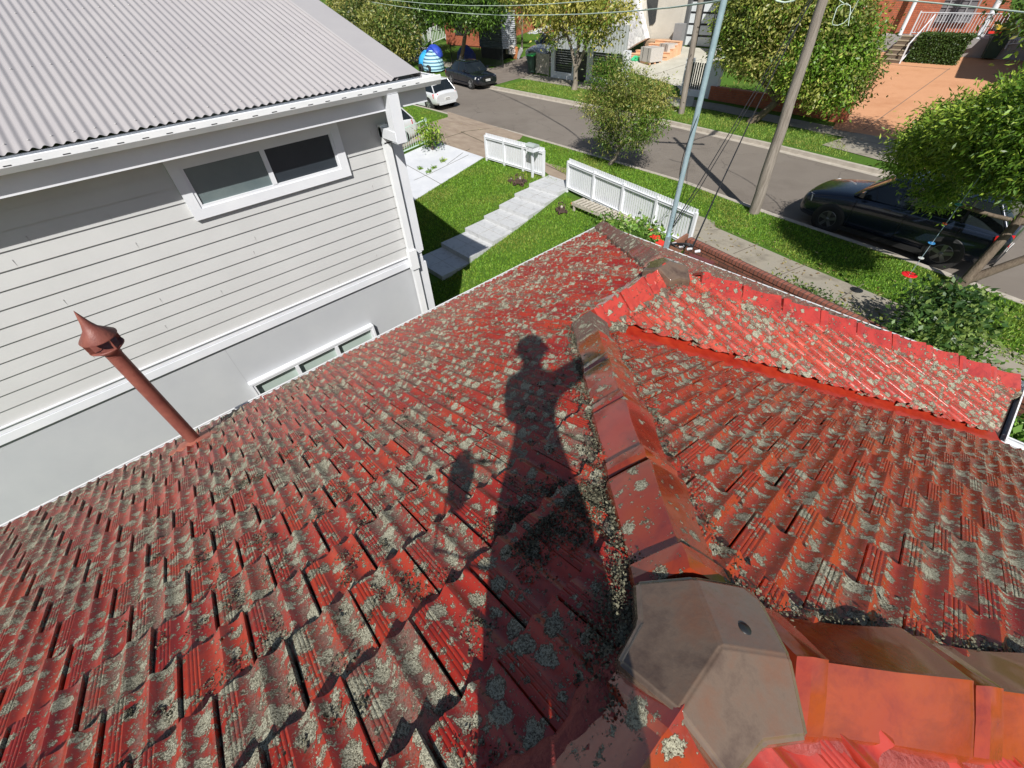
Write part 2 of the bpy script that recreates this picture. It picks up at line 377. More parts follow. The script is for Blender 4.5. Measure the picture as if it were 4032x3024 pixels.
_c = mix(_t, math_(_t, 'MULTIPLY', ramp(_t, _vo.outputs['Distance'], [(.0, 1.), (.006, 0.)]), .6), _old, (.05, .042, .036))
_vp = N(_t, 'ShaderNodeTexVoronoi'); _vp.inputs['Scale'].default_value = .22; _t.links.new(_a.outputs[0], _vp.inputs[0])
_c = mix(_t, math_(_t, 'MULTIPLY', _vp.outputs['Color'], .22), _c, (.26, .235, .205)); _t.links.new(_c, _b.inputs['Base Color'])
def strip(poly, off, w):
    out = []
    for i, (x, y) in enumerate(poly):
        a = Vector(poly[max(i-1, 0)]); b = Vector(poly[min(i+1, len(poly)-1)]); d = (b-a).normalized(); n = Vector((-d.y, d.x))
        out.append((Vector((x, y))+n*off, Vector((x, y))+n*(off+w)))
    return out
def ribbon(poly, off, w, z0, z1, name, mat):
    s = strip(poly, off, w); mb = MB()
    secs = [[(a.x, a.y, z0), (a.x, a.y, z1), (b.x, b.y, z1), (b.x, b.y, z0)] for a, b in s]
    mb.loft(secs, 0, False, True); return struct(mb.build(name, mat))
ribbon(NK, -.005, .16, -.2, .012, 'near_kerb', KERB); ribbon(NK, .155, .32, -.2, -.112, 'near_gutter_strip', KERB)
ribbon(FK, .005, -.16, -.2, .012, 'far_kerb', KERB); ribbon(FK, -.155, -.26, -.2, -.112, 'far_gutter_strip', KERB)
def pp(*pts): return [tuple(PT(*p))[:2] for p in pts]
# brown crossover beyond the neighbour's driveway, white driveway, my footpath
struct(drape('driveway_crossover', pp((1640, 500), (1764, 461), (2045, 548), (1995, 575), (2150, 640), (2245, 668), (2236, 716), (2190, 712), (2140, 672), (1914, 622), (1904, 621), (1712, 556), (1690, 560), (1575, 540)), CONCB, .008))
struct(drape('kerb_crossover', pp((1762, 440), (2060, 534), (2045, 552), (1764, 463)), CONCB, .016))
struct(drape('white_driveway', pp((1712, 556), (1904, 621), (1616, 800), (1560, 850), (1480, 900), (1440, 640), (1575, 617)), WCONC, .02, .1))
struct(drape('footpath', [tuple(P(a, b))[:2] for a, b in ((2690, 905), (2745, 848), (2812, 872), (2817, 896), (3150, 1040), (3490, 1178), (4032, 1400), (4600, 1640), (4300, 1700), (3500, 1440), (2650, 1010))], CONC, .01))
# side neighbour strip under the white SUV
struct(drape('side_driveway', [(-27, 7), (-19.4, 7), (-20.0, 13.2), (-22.6, 13.4), (-27, 13.4)], CONC, .006))
# far side
struct(drape('far_footpath', [(-60, 24.9), (-26, 24.9), (-12, 24.6), (-5.4, 23.6), (-2, 22.9), (8, 21), (8, 22.4), (-2, 24.3), (-5.2, 24.8), (-12, 25.8), (-26, 26.2), (-60, 26.2)], CONC, .006))
struct(drape('silver_car_driveway', [(-30.6, 22.1), (-26.6, 22.0), (-26.9, 24.5), (-27.6, 38), (-31.5, 38), (-31.5, 26)], noisy('grey_brown_drive', (.15, .12, .10), (.21, .18, .15), 1, .9), .012))
struct(drape('garage_driveway', pp((2612, 420), (2690, 372), (2665, 340), (2410, 262), (2450, 210), (2640, 178), (2860, 200), (2790, 330), (2735, 380), (2725, 420)), CCONC, .014))
dl = [tuple(PT(*p))[:2] for p in ((3280, 508), (3366, 524), (3540, 552), (3900, 600), (4300, 500), (4400, 200), (3440, 190), (3420, 245), (3330, 390))]
struct(drape('orange_driveway', dl, TERRA, .014))
struct(drape('orange_driveway_apron', [tuple(P(*p))[:2] for p in ((3235, 572), (3330, 541), (3366, 524), (3540, 552), (3900, 615), (3900, 700), (3529, 650))], CONC, .02))

# ------------------------------------------------------------ grass blades
def inpoly(pts, poly):
    x, y = pts[:, 0], pts[:, 1]; r = np.zeros(len(pts), bool); j = len(poly)-1
    for i in range(len(poly)):
        xi, yi = poly[i]; xj, yj = poly[j]
        r ^= ((yi > y) != (yj > y)) & (x < (xj-xi)*(y-yi)/((yj-yi) or 1e-9)+xi); j = i
    return r
def blades(name, poly, n, h, holes=(), dry=.0, col=(.13, .29, .03)):
    p = np.array(poly); lo, hi = p.min(0), p.max(0)
    q = lo+(hi-lo)*nr.random((n, 2)); k = inpoly(q, poly)
    for hl in holes: k &= ~inpoly(q, hl)
    q = q[k]; m = len(q); z = np.array([T(a, b) for a, b in q])
    clump = .8+.2*nr.random(m)
    hh = h*(.5+nr.random(m))*clump; an = nr.random(m)*6.283; ww = .010+.012*nr.random(m)
    dx, dy = np.cos(an)*ww, np.sin(an)*ww; lx, ly = (nr.random(m)-.5)*hh*1.5, (nr.random(m)-.5)*hh*1.5
    b = np.stack([q[:, 0], q[:, 1], z-.002], 1)
    v = np.stack([b-np.stack([dx, dy, 0*dx], 1), b+np.stack([dx, dy, 0*dx], 1), b+np.stack([lx, ly, hh], 1)], 1).reshape(-1, 3)
    f = np.arange(m*3).reshape(-1, 3)
    pt = .5+.5*np.sin(q[:, :1]*1.3+1.7*np.sin(q[:, 1:]*.9))*np.sin(q[:, 1:]*1.7+np.sin(q[:, :1]*2.3)); pt = np.clip(pt*1.6-.75, 0, 1)*(nr.random((m, 1)) < .8)
    c = (np.array(col)*(1-.55*pt)+np.array([.26, .27, .08])*.55*pt)*(.55+.9*nr.random((m, 1)))*np.stack([1+.5*nr.random(m), np.ones(m), np.ones(m)], 1)
    return stuff(raw(name, v, f, BLADE, np.repeat(c, 3, 0)))
garden = pp((1904, 624), (2140, 690), (2190, 712))+[(-10.1, 11.4), (-4.9, 10.6), (-4.2, 5.2), (-5.6, 2.9), (-14.5, 4.5)]+pp((1616, 800),)
stepzone = [(-11.7, 11.9), (-10.15, 11.9), (-9.85, 5.0), (-11.4, 5.0)]
blades('lawn_grass', garden, 120000, .055, [stepzone])
blades('left_verge_grass', pp((1560, 470), (1640, 500), (1764, 463), (1700, 440), (1560, 400)), 9000, .05)
blades('near_verge_grass', [(-14.9, 15.15), (-7.7, 14.8), (-4.6, 14.2), (-.8, 13.75), (1.6, 13.25), (7, 12.3), (7, 9.5), (1.2, 11), (-.4, 11.6), (-5.3, 12.5), (-5.7, 12.9), (-10, 11.7), (-11.3, 12.7), (-12.8, 13.2), (-14.6, 14.3)], 120000, .05)
blades('far_verge_grass', [(-26, 22.2), (-18.5, 22.05), (-12.7, 21.75), (-7.4, 21.2), (-4.2, 20.8), (-5.5, 23.3), (-12, 24.4), (-26, 24.8)], 26000, .07, col=(.17, .30, .05))

# ------------------------------------------------------------ the red tiled house
S5 = .5
N1 = Vector((.09, .435, 4.59)); N2 = Vector((-1.551, 2.076, 3.7695)); N3 = Vector((-1.551, 3.102, 3.7695))
EXL, EXR, EXW, EYF, EYM, EZ = -4.29, 4.49, 1.188, 5.841, 4.815, 2.4
house = thing('tiled_house', 'brick cottage with red glazed tile roof spotted with lichen, in the foreground', 'house', (-1, 0, -.9))
PROF = [(0, .002), (.015, .008), (.055, .008), (.068, .0105), (.085, .0113), (.102, .0105), (.115, .008), (.123, .0105), (.14, .0113), (.157, .0105), (.168, .008), (.178, .0105), (.195, .0113), (.212, .0105), (.222, .008),
        (.255, .009), (.29, .006), (.34, .002), (.40, .0), (.46, .002), (.52, .008), (.57, .0145), (.60, .017), (.63, .015), (.67, .009), (.72, .003), (.78, .001), (.84, .003), (.90, .009), (.94, .014), (.965, .0155), (.975, .012), (.978, -.008)]
PU = np.array([a for a, b in PROF]); PH = np.array([b*1.3 if a > .25 else b for a, b in PROF]); NU = len(PROF)
PAN = np.clip(1-PH/.009, 0, 1)
TW, TG, LIFT = .217, .3042, .040
def hv(v): return .002+np.clip((v+.03)/(TG+.06), 0, 1.2)*LIFT
def tiles(O, R, S, u0, u1, nrow, keep, seed=0, jit=1., growth=0.):
    O, R, S = (np.array(a, float) for a in (O, R, S)); S /= np.linalg.norm(S); Nn = np.cross(R, S); 
    if Nn[2] < 0: Nn = -Nn
    g = np.random.default_rng(seed); V = []; F = []; TT = []; k = 0
    vs = np.array([-.03, TG*.5, TG+.03])
    quads = []
    nr_ = 4
    for r in range(nr_-1):
        for c in range(NU-1): quads.append((r*NU+c, r*NU+c+1, (r+1)*NU+c+1, (r+1)*NU+c))
    quads = np.array(quads)
    for i in range(nrow):
        nj0, nj1 = int(math.floor(u0/TW))-1, int(math.ceil(u1/TW))+1
        for j in range(nj0, nj1):
            uu = j*TW+(i % 2)*TW/2
            if uu+TW < u0 or uu > u1: continue
            du, dv, dz, rot = (g.random(4)-.5)*np.array([.005, .014, .010, .016])*jit
            us = uu+PU*TW+du; rows = []
            for r in range(4):
                v = vs[min(r, 2)]; h = hv(v)+PH*(1. if r else .7)+dz*(.3+r*.3)
                if r == 3: h = h-.030+np.minimum(PH, .01)*-.2; v = v-.002
                p = O+R*us[:, None]+S*((i*TG+v+dv)+(PU-.5)[:, None]*rot*TW*3)+Nn*h[:, None]
                rows.append(p)
            q = np.concatenate(rows)
            if not keep(q): continue
            V.append(q); F.append(quads+k); k += len(q)
            t = np.empty((len(q), 3)); t[:, 0] = g.random(); t[:, 1] = g.random()**1.5+growth+.30*(i/nrow)**1.4; t[:, 2] = np.tile(PAN, 4); TT.append(t)
    return np.concatenate(V), np.concatenate(F), np.concatenate(TT)
def clipped(parts, cuts_list, name, mat, parent):
    bmT = bmesh.new(); lay = bmT.loops.layers
    allv, allf, allt = [], [], []; k = 0
    for (V, F, TT), cuts in zip(parts, cuts_list):
        bm = bmesh.new(); cl = bm.verts.layers.float_color.new('tint')
        vv = [bm.verts.new(p) for p in V]
        for a, t in zip(vv, TT): a[cl] = (*t, 1)
        for f in F: bm.faces.new([vv[i] for i in f])
        for co, no in cuts:
            bmesh.ops.bisect_plane(bm, geom=bm.verts[:]+bm.edges[:]+bm.faces[:], plane_co=co, plane_no=no, clear_outer=True)
        me = bpy.data.meshes.new(name); bm.to_mesh(me); bm.free()
        allv.append(me)
    bm = bmesh.new()
    for me in allv: bm.from_mesh(me)
    me = allv[0]; bm.to_mesh(me); bm.free(); me.materials.append(mat)
    me.polygons.foreach_set('use_smooth', [True]*len(me.polygons))
    try: me.set_sharp_from_angle(angle=math.radians(38))
    except Exception: pass
    o = bpy.data.objects.new(name, me); COL.objects.link(o); attach(o, parent); return o
def near_cuts(cuts, tol=.35):
    def keep(q):
        c = q.mean(0)
        for co, no in cuts:
            no = np.array(no, float); no /= np.linalg.norm(no)
            if (c-np.array(co))@no > tol: return False
        return True
    return keep
d2 = 1/math.sqrt(2)
# plane A: slopes to -X.  origin on the ridge line x=.099 (z=4.5945), u along +Y
cA1 = [((.09, 0, 0), (1, 0, 0)), ((.09, .435, 0), (d2, d2, 0)), ((0, 2.076, 0), (0, 1, 0)), ((0, -3.3, 0), (0, -1, 0))]
cA2 = [((-1.551, 0, 0), (1, 0, 0)), ((-1.551, 3.102, 0), (d2, d2, 0)), ((0, 2.0761, 0), (0, -1, 0))]
sA = (-1, 0, -S5); OA = (.09, 0, 4.59)
LSA = math.hypot(4.38, 4.38*S5); rA = int(round(LSA/TG)); offA = LSA-rA*TG-.0
OA = Vector(OA)+Vector(sA).normalized()*offA
A1 = tiles(OA-Vector(sA).normalized()*TG, (0, 1, 0), sA, -3.3, 2.3, rA+1, near_cuts(cA1), 1, growth=.05)
A2 = tiles(OA-Vector(sA).normalized()*TG, (0, 1, 0), sA, 1.8, 5.95, rA+1, near_cuts(cA2), 1, growth=.05)
roof = clipped([A1, A2], [cA1, cA2], 'roof_tiles', TM_A, house)
roof['label'] = 'side slope of weathered red tiles, grey with lichen towards the eave'
# plane B: slopes to +Y, main front slope
sB = (0, 1, -S5); OB = Vector((0, .435, 4.59)); rB = rA
cB = [((.09, .435, 0), (-d2, -d2, 0)), ((.09, .435, 0), (-d2, d2-1e-9, 0) if False else (d2*0, 0, 1)), ]
cB = [((.09, .435, 0), (-d2, -d2, 0)), ((.09, .435, 0), (d2, -d2, 0)), ((-1.551+.09, 2.076-.09, 0), (-d2, d2, 0)), ((4.4, 0, 0), (1, 0, 0))]
# tiles left of N2 must stop on the valley; right of N1 on the right-hand hip
OBs = OB+Vector(sB).normalized()*offA-Vector(sB).normalized()*TG
B = tiles(OBs, (1, 0, 0), sB, -1.8, 4.5, rB+1, near_cuts(cB), 2)
rb = clipped([B], [cB], 'roof_tiles', TM_B, house); rb['label'] = 'front facing slope of red tiles with ribs and lichen'
# plane C: front wing, slopes to +X
cC = [((-1.551, 0, 0), (-1, 0, 0)), ((-1.551, 3.102, 0), (-d2, d2, 0)), ((-1.551-.03, 2.076+.03, 0), (d2, -d2, 0)), ((1.125, 0, 0), (1, 0, 0))]
OC = Vector((-1.551, 0, 3.7695)); sC = (1, 0, -S5); LSC = math.hypot(2.739, 2.739*S5); rC = int(round(LSC/TG)); offC = LSC-rC*TG
C_ = tiles(OC+Vector(sC).normalized()*(offC-TG), (0, -1, 0), sC, -6, -1.9, rC+1, near_cuts(cC), 3)
C_ = (C_[0]+np.array([0, 0, .03]), C_[1], C_[2])
rc = clipped([C_], [cC], 'roof_tiles', TM_C, house); rc['label'] = 'shiny bright red slope of the front wing beyond the valley'
# plane D: behind the right hip, slopes to +X (bottom right of the photo)
cD = [((.09, 0, 0), (-1, 0, 0)), ((.09, .435, 0), (-d2, d2, 0)), ((0, -3.3, 0), (0, -1, 0)), ((4.4, 0, 0), (1, 0, 0))]
OD = Vector((.09, 0, 4.59))+Vector(sC).normalized()*(offA-TG)
D_ = tiles(OD, (0, -1, 0), sC, -4.6, 3.4, rA+1, near_cuts(cD), 4)
rd_ = clipped([D_], [cD], 'roof_tiles', TM_D, house); rd_['label'] = 'clean glossy deep red tiles below the corner cap'
# plane E: front wing front slope, to +Y
cE = [((-1.551, 3.102, 0), (-d2, -d2, 0)), ((-1.551, 3.102, 0), (d2, -d2, 0)), ((1.12, 0, 0), (1, 0, 0))]
OE = Vector((0, 3.102, 3.7695))+Vector(sB).normalized()*(offC-TG)
E_ = tiles(OE, (1, 0, 0), sB, -4.4, 1.3, rC+1, near_cuts(cE), 5, growth=.2)
re_ = clipped([E_], [cE], 'roof_tiles', TM_E, house); re_['label'] = 'dull grey red street facing slope of the front wing'
# underlay
mb = MB(); e = .012
def pl(*pts): mb.add([(x, y, z-e) for x, y, z in pts], [tuple(range(len(pts)))])
pl((.09, -3.3, 4.59), tuple(N1), tuple(N2), (EXL, 2.076, EZ), (EXL, -3.3, EZ)); pl(tuple(N2), tuple(N3), (EXL, EYF, EZ), (EXL, 2.076, EZ))
pl(tuple(N1), (EXR, EYM, EZ), (EXW, EYM, EZ), tuple(N2)); pl(tuple(N2), (EXW, EYM, EZ), (EXW, EYF, EZ), tuple(N3))
pl(tuple(N3), (EXW, EYF, EZ), (EXL, EYF, EZ)); pl((.09, -3.3, 4.59), (EXR, -3.3, EZ), (EXR, EYM, EZ), tuple(N1))
mb.build('roof_underlay', UNDER, house, fix=False)
# valley flashing
mb = MB(); a, b = N2+Vector((0, 0, .02)), Vector((EXW, EYM, EZ+.02)); sv = Vector((d2, -d2, 0))
secs = []
for i in range(31):
    p = a.lerp(b, i/30); wv = .10+.012*math.sin(i*2.1)
    secs.append([p-sv*.14+Vector((0, 0, .045)), p-sv*.02+Vector((0, 0, .004)), p+sv*wv+Vector((0, 0, .030)), p+sv*(wv+.02)+Vector((0, 0, .020+.01*math.sin(i*1.7)))])
mb.loft(secs, 0, True, False, False); mb.build('valley_flashing', VALLEY, house)

# ridge caps
def cap_mesh(p0, p1, mat, drop, hw=.115, zc=.098, seed=0, collar=True, raise_=.0):
    """p0 = uphill end, p1 = downhill end"""
    g = random.Random(seed); p0, p1 = Vector(p0), Vector(p1); d = (p1-p0); L = d.length; d.normalize()
    side = d.cross(Vector((0, 0, 1))).normalized(); up = side.cross(d).normalized()
    ox = Vector(((g.random()-.5)*.008, (g.random()-.5)*.008, raise_+(g.random()-.5)*.006))
    def sec(t, k, zadd, th=0):
        zs = zc-drop-.032; q = []
        for x, z in ((-1.08, zs-.05), (-1.05, zs-.014), (-1., zs), (-.5, (zc+zs)/2+.004), (-.06, zc-.002), (0, zc+.004), (.06, zc-.002), (.5, (zc+zs)/2+.004), (1., zs), (1.05, zs-.014), (1.08, zs-.05)):
            q.append(p0+ox+d*t+side*(x*hw*k)+up*(z+zadd))
        return q
    ss = []
    if collar: ss += [sec(-.03, 1., -.02), sec(-.03, 1.04, .012), sec(.0, 1.06, .022), sec(.045, 1.05, .018), sec(.062, 1., .0)]
    else: ss += [sec(-.01, 1., 0)]
    ss += [sec(L*.5, 1.02, .006), sec(L-.075, 1.10, .030), sec(L-.06, 1.10, .028), sec(L-.06, 1.06, -.004)]
    m = MB(); m.loft(ss, 0, True, False, False)
    o = m.build('ridge_cap', mat, house)
    a = o.data.color_attributes.new('tint', 'FLOAT_COLOR', 'POINT'); c = (g.random(), g.random(), .3, 1)
    for i in range(len(a.data)): a.data[i].color = c
    o.data.set_sharp_from_angle(angle=math.radians(19)); return o
def run(a, b, n, mats, drop, start=0., seed=0, **k):
    a, b = Vector(a), Vector(b)
    for i in range(n):
        p, q_ = a.lerp(b, start+(1-start)*i/n), a.lerp(b, start+(1-start)*(i+1)/n)
        cap_mesh(p, q_, mats[min(i, len(mats)-1)], drop, seed=seed*50+i, **k)
HD, RD = .053, .075
run(N1, N2, 5, [TM_CAP, TM_CAP, TM_CAP, TM_CAP, TM_CAPF], HD, .075, 1)
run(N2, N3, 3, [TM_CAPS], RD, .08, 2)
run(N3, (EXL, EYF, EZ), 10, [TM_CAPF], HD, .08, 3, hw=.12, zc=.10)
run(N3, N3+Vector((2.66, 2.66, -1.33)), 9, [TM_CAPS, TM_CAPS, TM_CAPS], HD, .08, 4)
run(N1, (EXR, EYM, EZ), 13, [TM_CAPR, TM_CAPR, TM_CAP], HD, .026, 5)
run(N1, (.09, -3.3, 4.59), 8, [TM_CAP], RD, .038, 6)
# three-way apex caps
def apex(c, dirs, mat, hw, arm, z0, seed=0):
    c = Vector(c); m = MB(); n = len(dirs); top = c+Vector((0, 0, z0)); ds = [Vector(d) for d in dirs]
    ds = [d/math.hypot(d.x, d.y) for d in ds]
    ends = [top+d*arm for d in ds]; vs = [top]; fs = []; loop = []
    for i in range(n):
        j = (i+1) % n; nn = (ends[i]-top).cross(ends[j]-top)
        def onp(x, y): return Vector((x, y, top.z-(nn.x*(x-top.x)+nn.y*(y-top.y))/nn.z))
        pi = Vector((-ds[i].y, ds[i].x)); pj = Vector((ds[j].y, -ds[j].x))
        Li = onp(ends[i].x+pi.x*hw, ends[i].y+pi.y*hw); Rj = onp(ends[j].x+pj.x*hw, ends[j].y+pj.y*hw)
        bis = Vector((ds[i].x+ds[j].x, ds[i].y+ds[j].y)).normalized(); half = math.acos(max(-1, min(1, bis.x*ds[i].x+bis.y*ds[i].y)))
        inn = onp(c.x+bis.x*hw/math.sin(half)*1.12, c.y+bis.y*hw/math.sin(half)*1.12); a = len(vs)
        vs += [ends[i], Li, inn, Rj, ends[j]]; fs += [(0, a, a+1, a+2), (0, a+2, a+3, a+4)]; loop += [ends[i], Li, inn, Rj]
    m.add(vs, fs, 0, True)
    k = len(loop); a = [p.copy() for p in loop]; b = [Vector((c.x+(p.x-c.x)*1.05, c.y+(p.y-c.y)*1.05, p.z-.018)) for p in loop]; d_ = [Vector((p.x, p.y, p.z-.085)) for p in b]
    m.add(a+b+d_, [(i, (i+1) % k, (i+1) % k+k, i+k) for i in range(k)]+[(i+k, (i+1) % k+k, (i+1) % k+2*k, i+2*k) for i in range(k)], 0, True)
    o = m.build('apex_cap', mat, house)
    bm = bmesh.new(); bm.from_mesh(o.data); bmesh.ops.remove_doubles(bm, verts=bm.verts, dist=.0005); bmesh.ops.recalc_face_normals(bm, faces=bm.faces)
    bmesh.ops.bevel(bm, geom=[e for e in bm.edges if len(e.link_faces) == 2 and e.calc_face_angle(0) > .15], offset=.012, segments=3, affect='EDGES', clamp_overlap=True)
    bm.to_mesh(o.data); bm.free()
    o.data.polygons.foreach_set('use_smooth', [True]*len(o.data.polygons)); wn_ = o.modifiers.new('wn', 'WEIGHTED_NORMAL'); wn_.weight = 100; return o
ac = apex(N1+Vector((0, 0, .012)), [(0, -1, 0), (1, 1, -S5), (-1, 1, -S5)], GREYCAP, .125, .155, .112); ac['label'] = 'grey brown three way corner cap'
ac2 = apex(N3+Vector((0, 0, .01)), [(0, -1, 0), (1, 1, -S5), (-1, 1, -S5)], GREYCAP, .13, .16, .115); ac2['label'] = 'small grey corner cap at the head of the front wing'

# mortar bedding with lichen beside the caps
def bedding(a, b, side_sign, drop_fn, seed, mat, wid=.05, off=.12, zt=.02, n=None, rough=.02, name='mortar_bedding'):
    g = random.Random(seed); a, b = Vector(a), Vector(b); d = b-a; L = d.length; d.normalize(); sd_ = d.cross(Vector((0, 0, 1))).normalized()*side_sign
    n = n or int(L/.022); secs = []; ph = [g.random()*6 for _ in range(4)]
    for i in range(n+1):
        t = L*i/n; wv = wid*(1+.35*math.sin(t*9+ph[0])+.25*math.sin(t*23+ph[1]))+g.uniform(-1, 1)*rough*.5
        p = a+d*t; base = -drop_fn*(off/.15)
        z1 = zt+base+g.uniform(-1, 1)*rough*.4
        secs.append([p+sd_*(off-.03)+Vector((0, 0, z1+.02)), p+sd_*(off+wv*.35)+Vector((0, 0, z1+.006+g.uniform(-1, 1)*rough*.4)), p+sd_*(off+wv*.8)+Vector((0, 0, base+.028+g.uniform(-1, 1)*rough*.3)), p+sd_*(off+wv*1.1)+Vector((0, 0, base-.02))])
    m = MB(); m.loft(secs, 0, True, False, False); o = m.build(name, mat, house)
    at = o.data.color_attributes.new('tint', 'FLOAT_COLOR', 'POINT')
    for i in range(len(at.data)): at.data[i].color = (.5, .85, .5, 1)
    return o
eA, eL, eR, eM = N1, Vector((EXL, EYF, EZ)), N3+Vector((2.66, 2.66, -1.33)), Vector((EXR, EYM, EZ))
bedding(N1, N2, -1, .053, 1, MORTAR); bedding(N1, N2, 1, .053, 2, MORTAR, .03)
bedding(N2, N3, 1, .075, 3, MORTAR, .06, zt=.045); bedding(N2, N3, -1, .075, 4, MORTAR)
bedding(N3, eL, -1, .053, 5, UNDER, .02, .13, .01); bedding(N3, eL, 1, .053, 6, MORTAR, .03, .13)
bedding(N3, eR, 1, .053, 7, MORTAR, .06, zt=.045); bedding(N3, eR, -1, .053, 8, MORTAR, .03)
bedding(N1, eM, -1, .053, 9, MORTAR, .025); bedding(N1, eM, 1, .053, 10, REDMORTAR, .035, zt=.035, rough=.008)
bedding(N1, (.09, -3.3, 4.59), 1, .075, 11, REDMORTAR, .05, zt=.05, rough=.01); bedding(N1, (.09, -3.3, 4.59), -1, .075, 12, REDMORTAR, .05, zt=.05, rough=.01)

# gutters: half-open channels
def gutter(a, b, out, w=.115, h=.09, mat=WHITEG, parent=house, name='gutter', lip=.014):
    a, b, o_ = Vector(a), Vector(b), Vector(out); z = Vector((0, 0, 1)); m = MB()
    prof = [(0, 0), (0, -h), (w*.25, -h-.006), (w*.8, -h), (w, -h*.5), (w, 0), (w-lip, .006), (w-lip-.002, -.006), (w-.006, -.012), (w-.006, -h*.5), (w*.78, -h+.006), (w*.25, -h+.004), (.006, -h+.008), (.006, 0)]
    m.loft([[p+o_*x+z*y for x, y in prof] for p in (a, b)], 0, False, True, True)
    return m.build(name, mat, parent)
gz = EZ+.016
gutter((EXL-.0, -3.3, gz-.03), (EXL, EYF+.03, gz-.03), (-1, 0, 0), .15); gutter((EXL-.13, EYF+.02, gz-.012), (1.22, EYF+.02, gz-.012), (0, 1, 0), .11)
gutter((1.10, EYF+.12, gz+.02), (1.10, EYM+.03, gz+.02), (1, 0, 0), .12); gutter((EXW, EYM+.02, gz), (EXR+.1, EYM+.02, gz), (0, 1, 0), .11)
m = MB(); th = .02
for x0, y0, x1, y1 in ((EXL+.005, -3.3, EXL+.02, EYF), (EXL, EYF-.015, EXW, EYF), (1.075, EYM, 1.09, EYF-.02), (EXW, EYM-.015, EXR, EYM)):
    m.bb((x0, y0, EZ-.2), (x1, y1, EZ-.03))
m.build('fascia', WHITE, house)
m = MB(); zf = EZ-.2
m.bb((EXL+.03, -3.3, zf), (1.08, EYF-.03, zf+.01)); m.bb((EXW-.03, -3.3, zf+.0003), (EXR-.02, EYM-.03, zf+.0103)); m.build('soffit', WHITE, house)
m = MB(); m.bb((EXL+.5, -3.2, -1.0), (EXW-.5, EYF-.5, zf)); m.bb((EXW-.5, -3.2, -1.0), (EXR-.5, EYM-.5, zf-.002)); m.build('wall', BRK1, house)
m = MB()
for x0 in (-3.2, -1.6): m.bb((x0, EYF-.515, .1), (x0+1.2, EYF-.48, 1.3))
wn = m.build('window', GLASS, house)
m = MB(); 
for x0 in (-3.2, -1.6):
    for a, b in (((x0-.06, .04), (x0, 1.36)), ((x0+1.2, .04), (x0+1.26, 1.36)), ((x0, .04), (x0+1.2, .1)), ((x0, 1.3), (x0+1.2, 1.36)), ((x0+.57, .1), (x0+.63, 1.3))):
        m.bb((a[0], EYF-.5, a[1]), (b[0], EYF-.44, b[1]))
attach(m.build('window_frame', WHITE), wn)

# flue pipe with its cowl
fb = None
def onA(px, py, lift=0):
    r = ray(px, py); # z = 4.5945 + .5*(x-.099)+lift
    t = (4.59-.045+lift-H)/(r[2]-.5*r[0]); return Vector(r)*t+Vector((0, 0, H))
fb = onA(775, 1742, .02)
ftop = Vector((fb.x, fb.y, PX(430, 1385, fb.x).z)); 
m = MB(); rr_ = .052
m.tube([fb-Vector((0, 0, .1)), Vector((fb.x, fb.y, ftop.z+.03))], rr_, n=28)
m.box((fb.x-.006, fb.y-.052, (fb.z+ftop.z)/2), (.012, .006, ftop.z-fb.z))
flue = m.build('flue_pipe', COPPER, house); flue['label'] = 'rust red metal flue pipe near the left eave'
m = MB(); ct = ftop.z; cc = (fb.x, fb.y, 0)
m.lathe([(rr_+.003, ct-.03), (rr_+.004, ct), (.115, ct+.045), (.112, ct+.055), (rr_, ct+.03)], cc)          # lower flared collar
m.lathe([(.118, ct+.13), (.120, ct+.138), (.05, ct+.21), (.030, ct+.26), (.001, ct+.37)], cc)              # witch's hat
m.lathe([(.113, ct+.13), (.02, ct+.19)], cc)
for k in range(4):
    a = k*math.pi/2+.5; x, y = fb.x+math.cos(a)*.10, fb.y+math.sin(a)*.10
    m.beam((x, y, ct+.045), (fb.x+math.cos(a)*.105, fb.y+math.sin(a)*.105, ct+.14), .004, .03)
cw = m.build('cowl', COPPER); attach(cw, flue)
m = MB(); nrm = Vector((-S5, 0, 1)).normalized()
for i in range(1):
    pts = []; g = random.Random(3)
    for k in range(28):
        t = 2*math.pi*k/28; r0 = .17+.03*math.sin(3*t)+g.random()*.015
        pts.append((fb.x+math.cos(t)*r0*.9-.05, fb.y+math.sin(t)*r0*1.25))
    vs = [(fb.x, fb.y, fb.z+.06)]+[(x, y, 4.59+.5*(x-.09)+.046+.008*math.sin(y*29)) for x, y in pts]
    m.add(vs, [(0, 1+k, 1+(k+1) % 28) for k in range(28)], 0, True)
    vs2 = [(x*1.0, y, 4.59+.5*(x-.09)) for x, y in pts]; m.add(vs[1:]+vs2, [(k, (k+1) % 28, (k+1) % 28+28, k+28) for k in range(28)])
attach(m.build('flashing', noisy('flue_flashing', (.30, .09, .06), (.45, .16, .11), 14, .6)), flue)

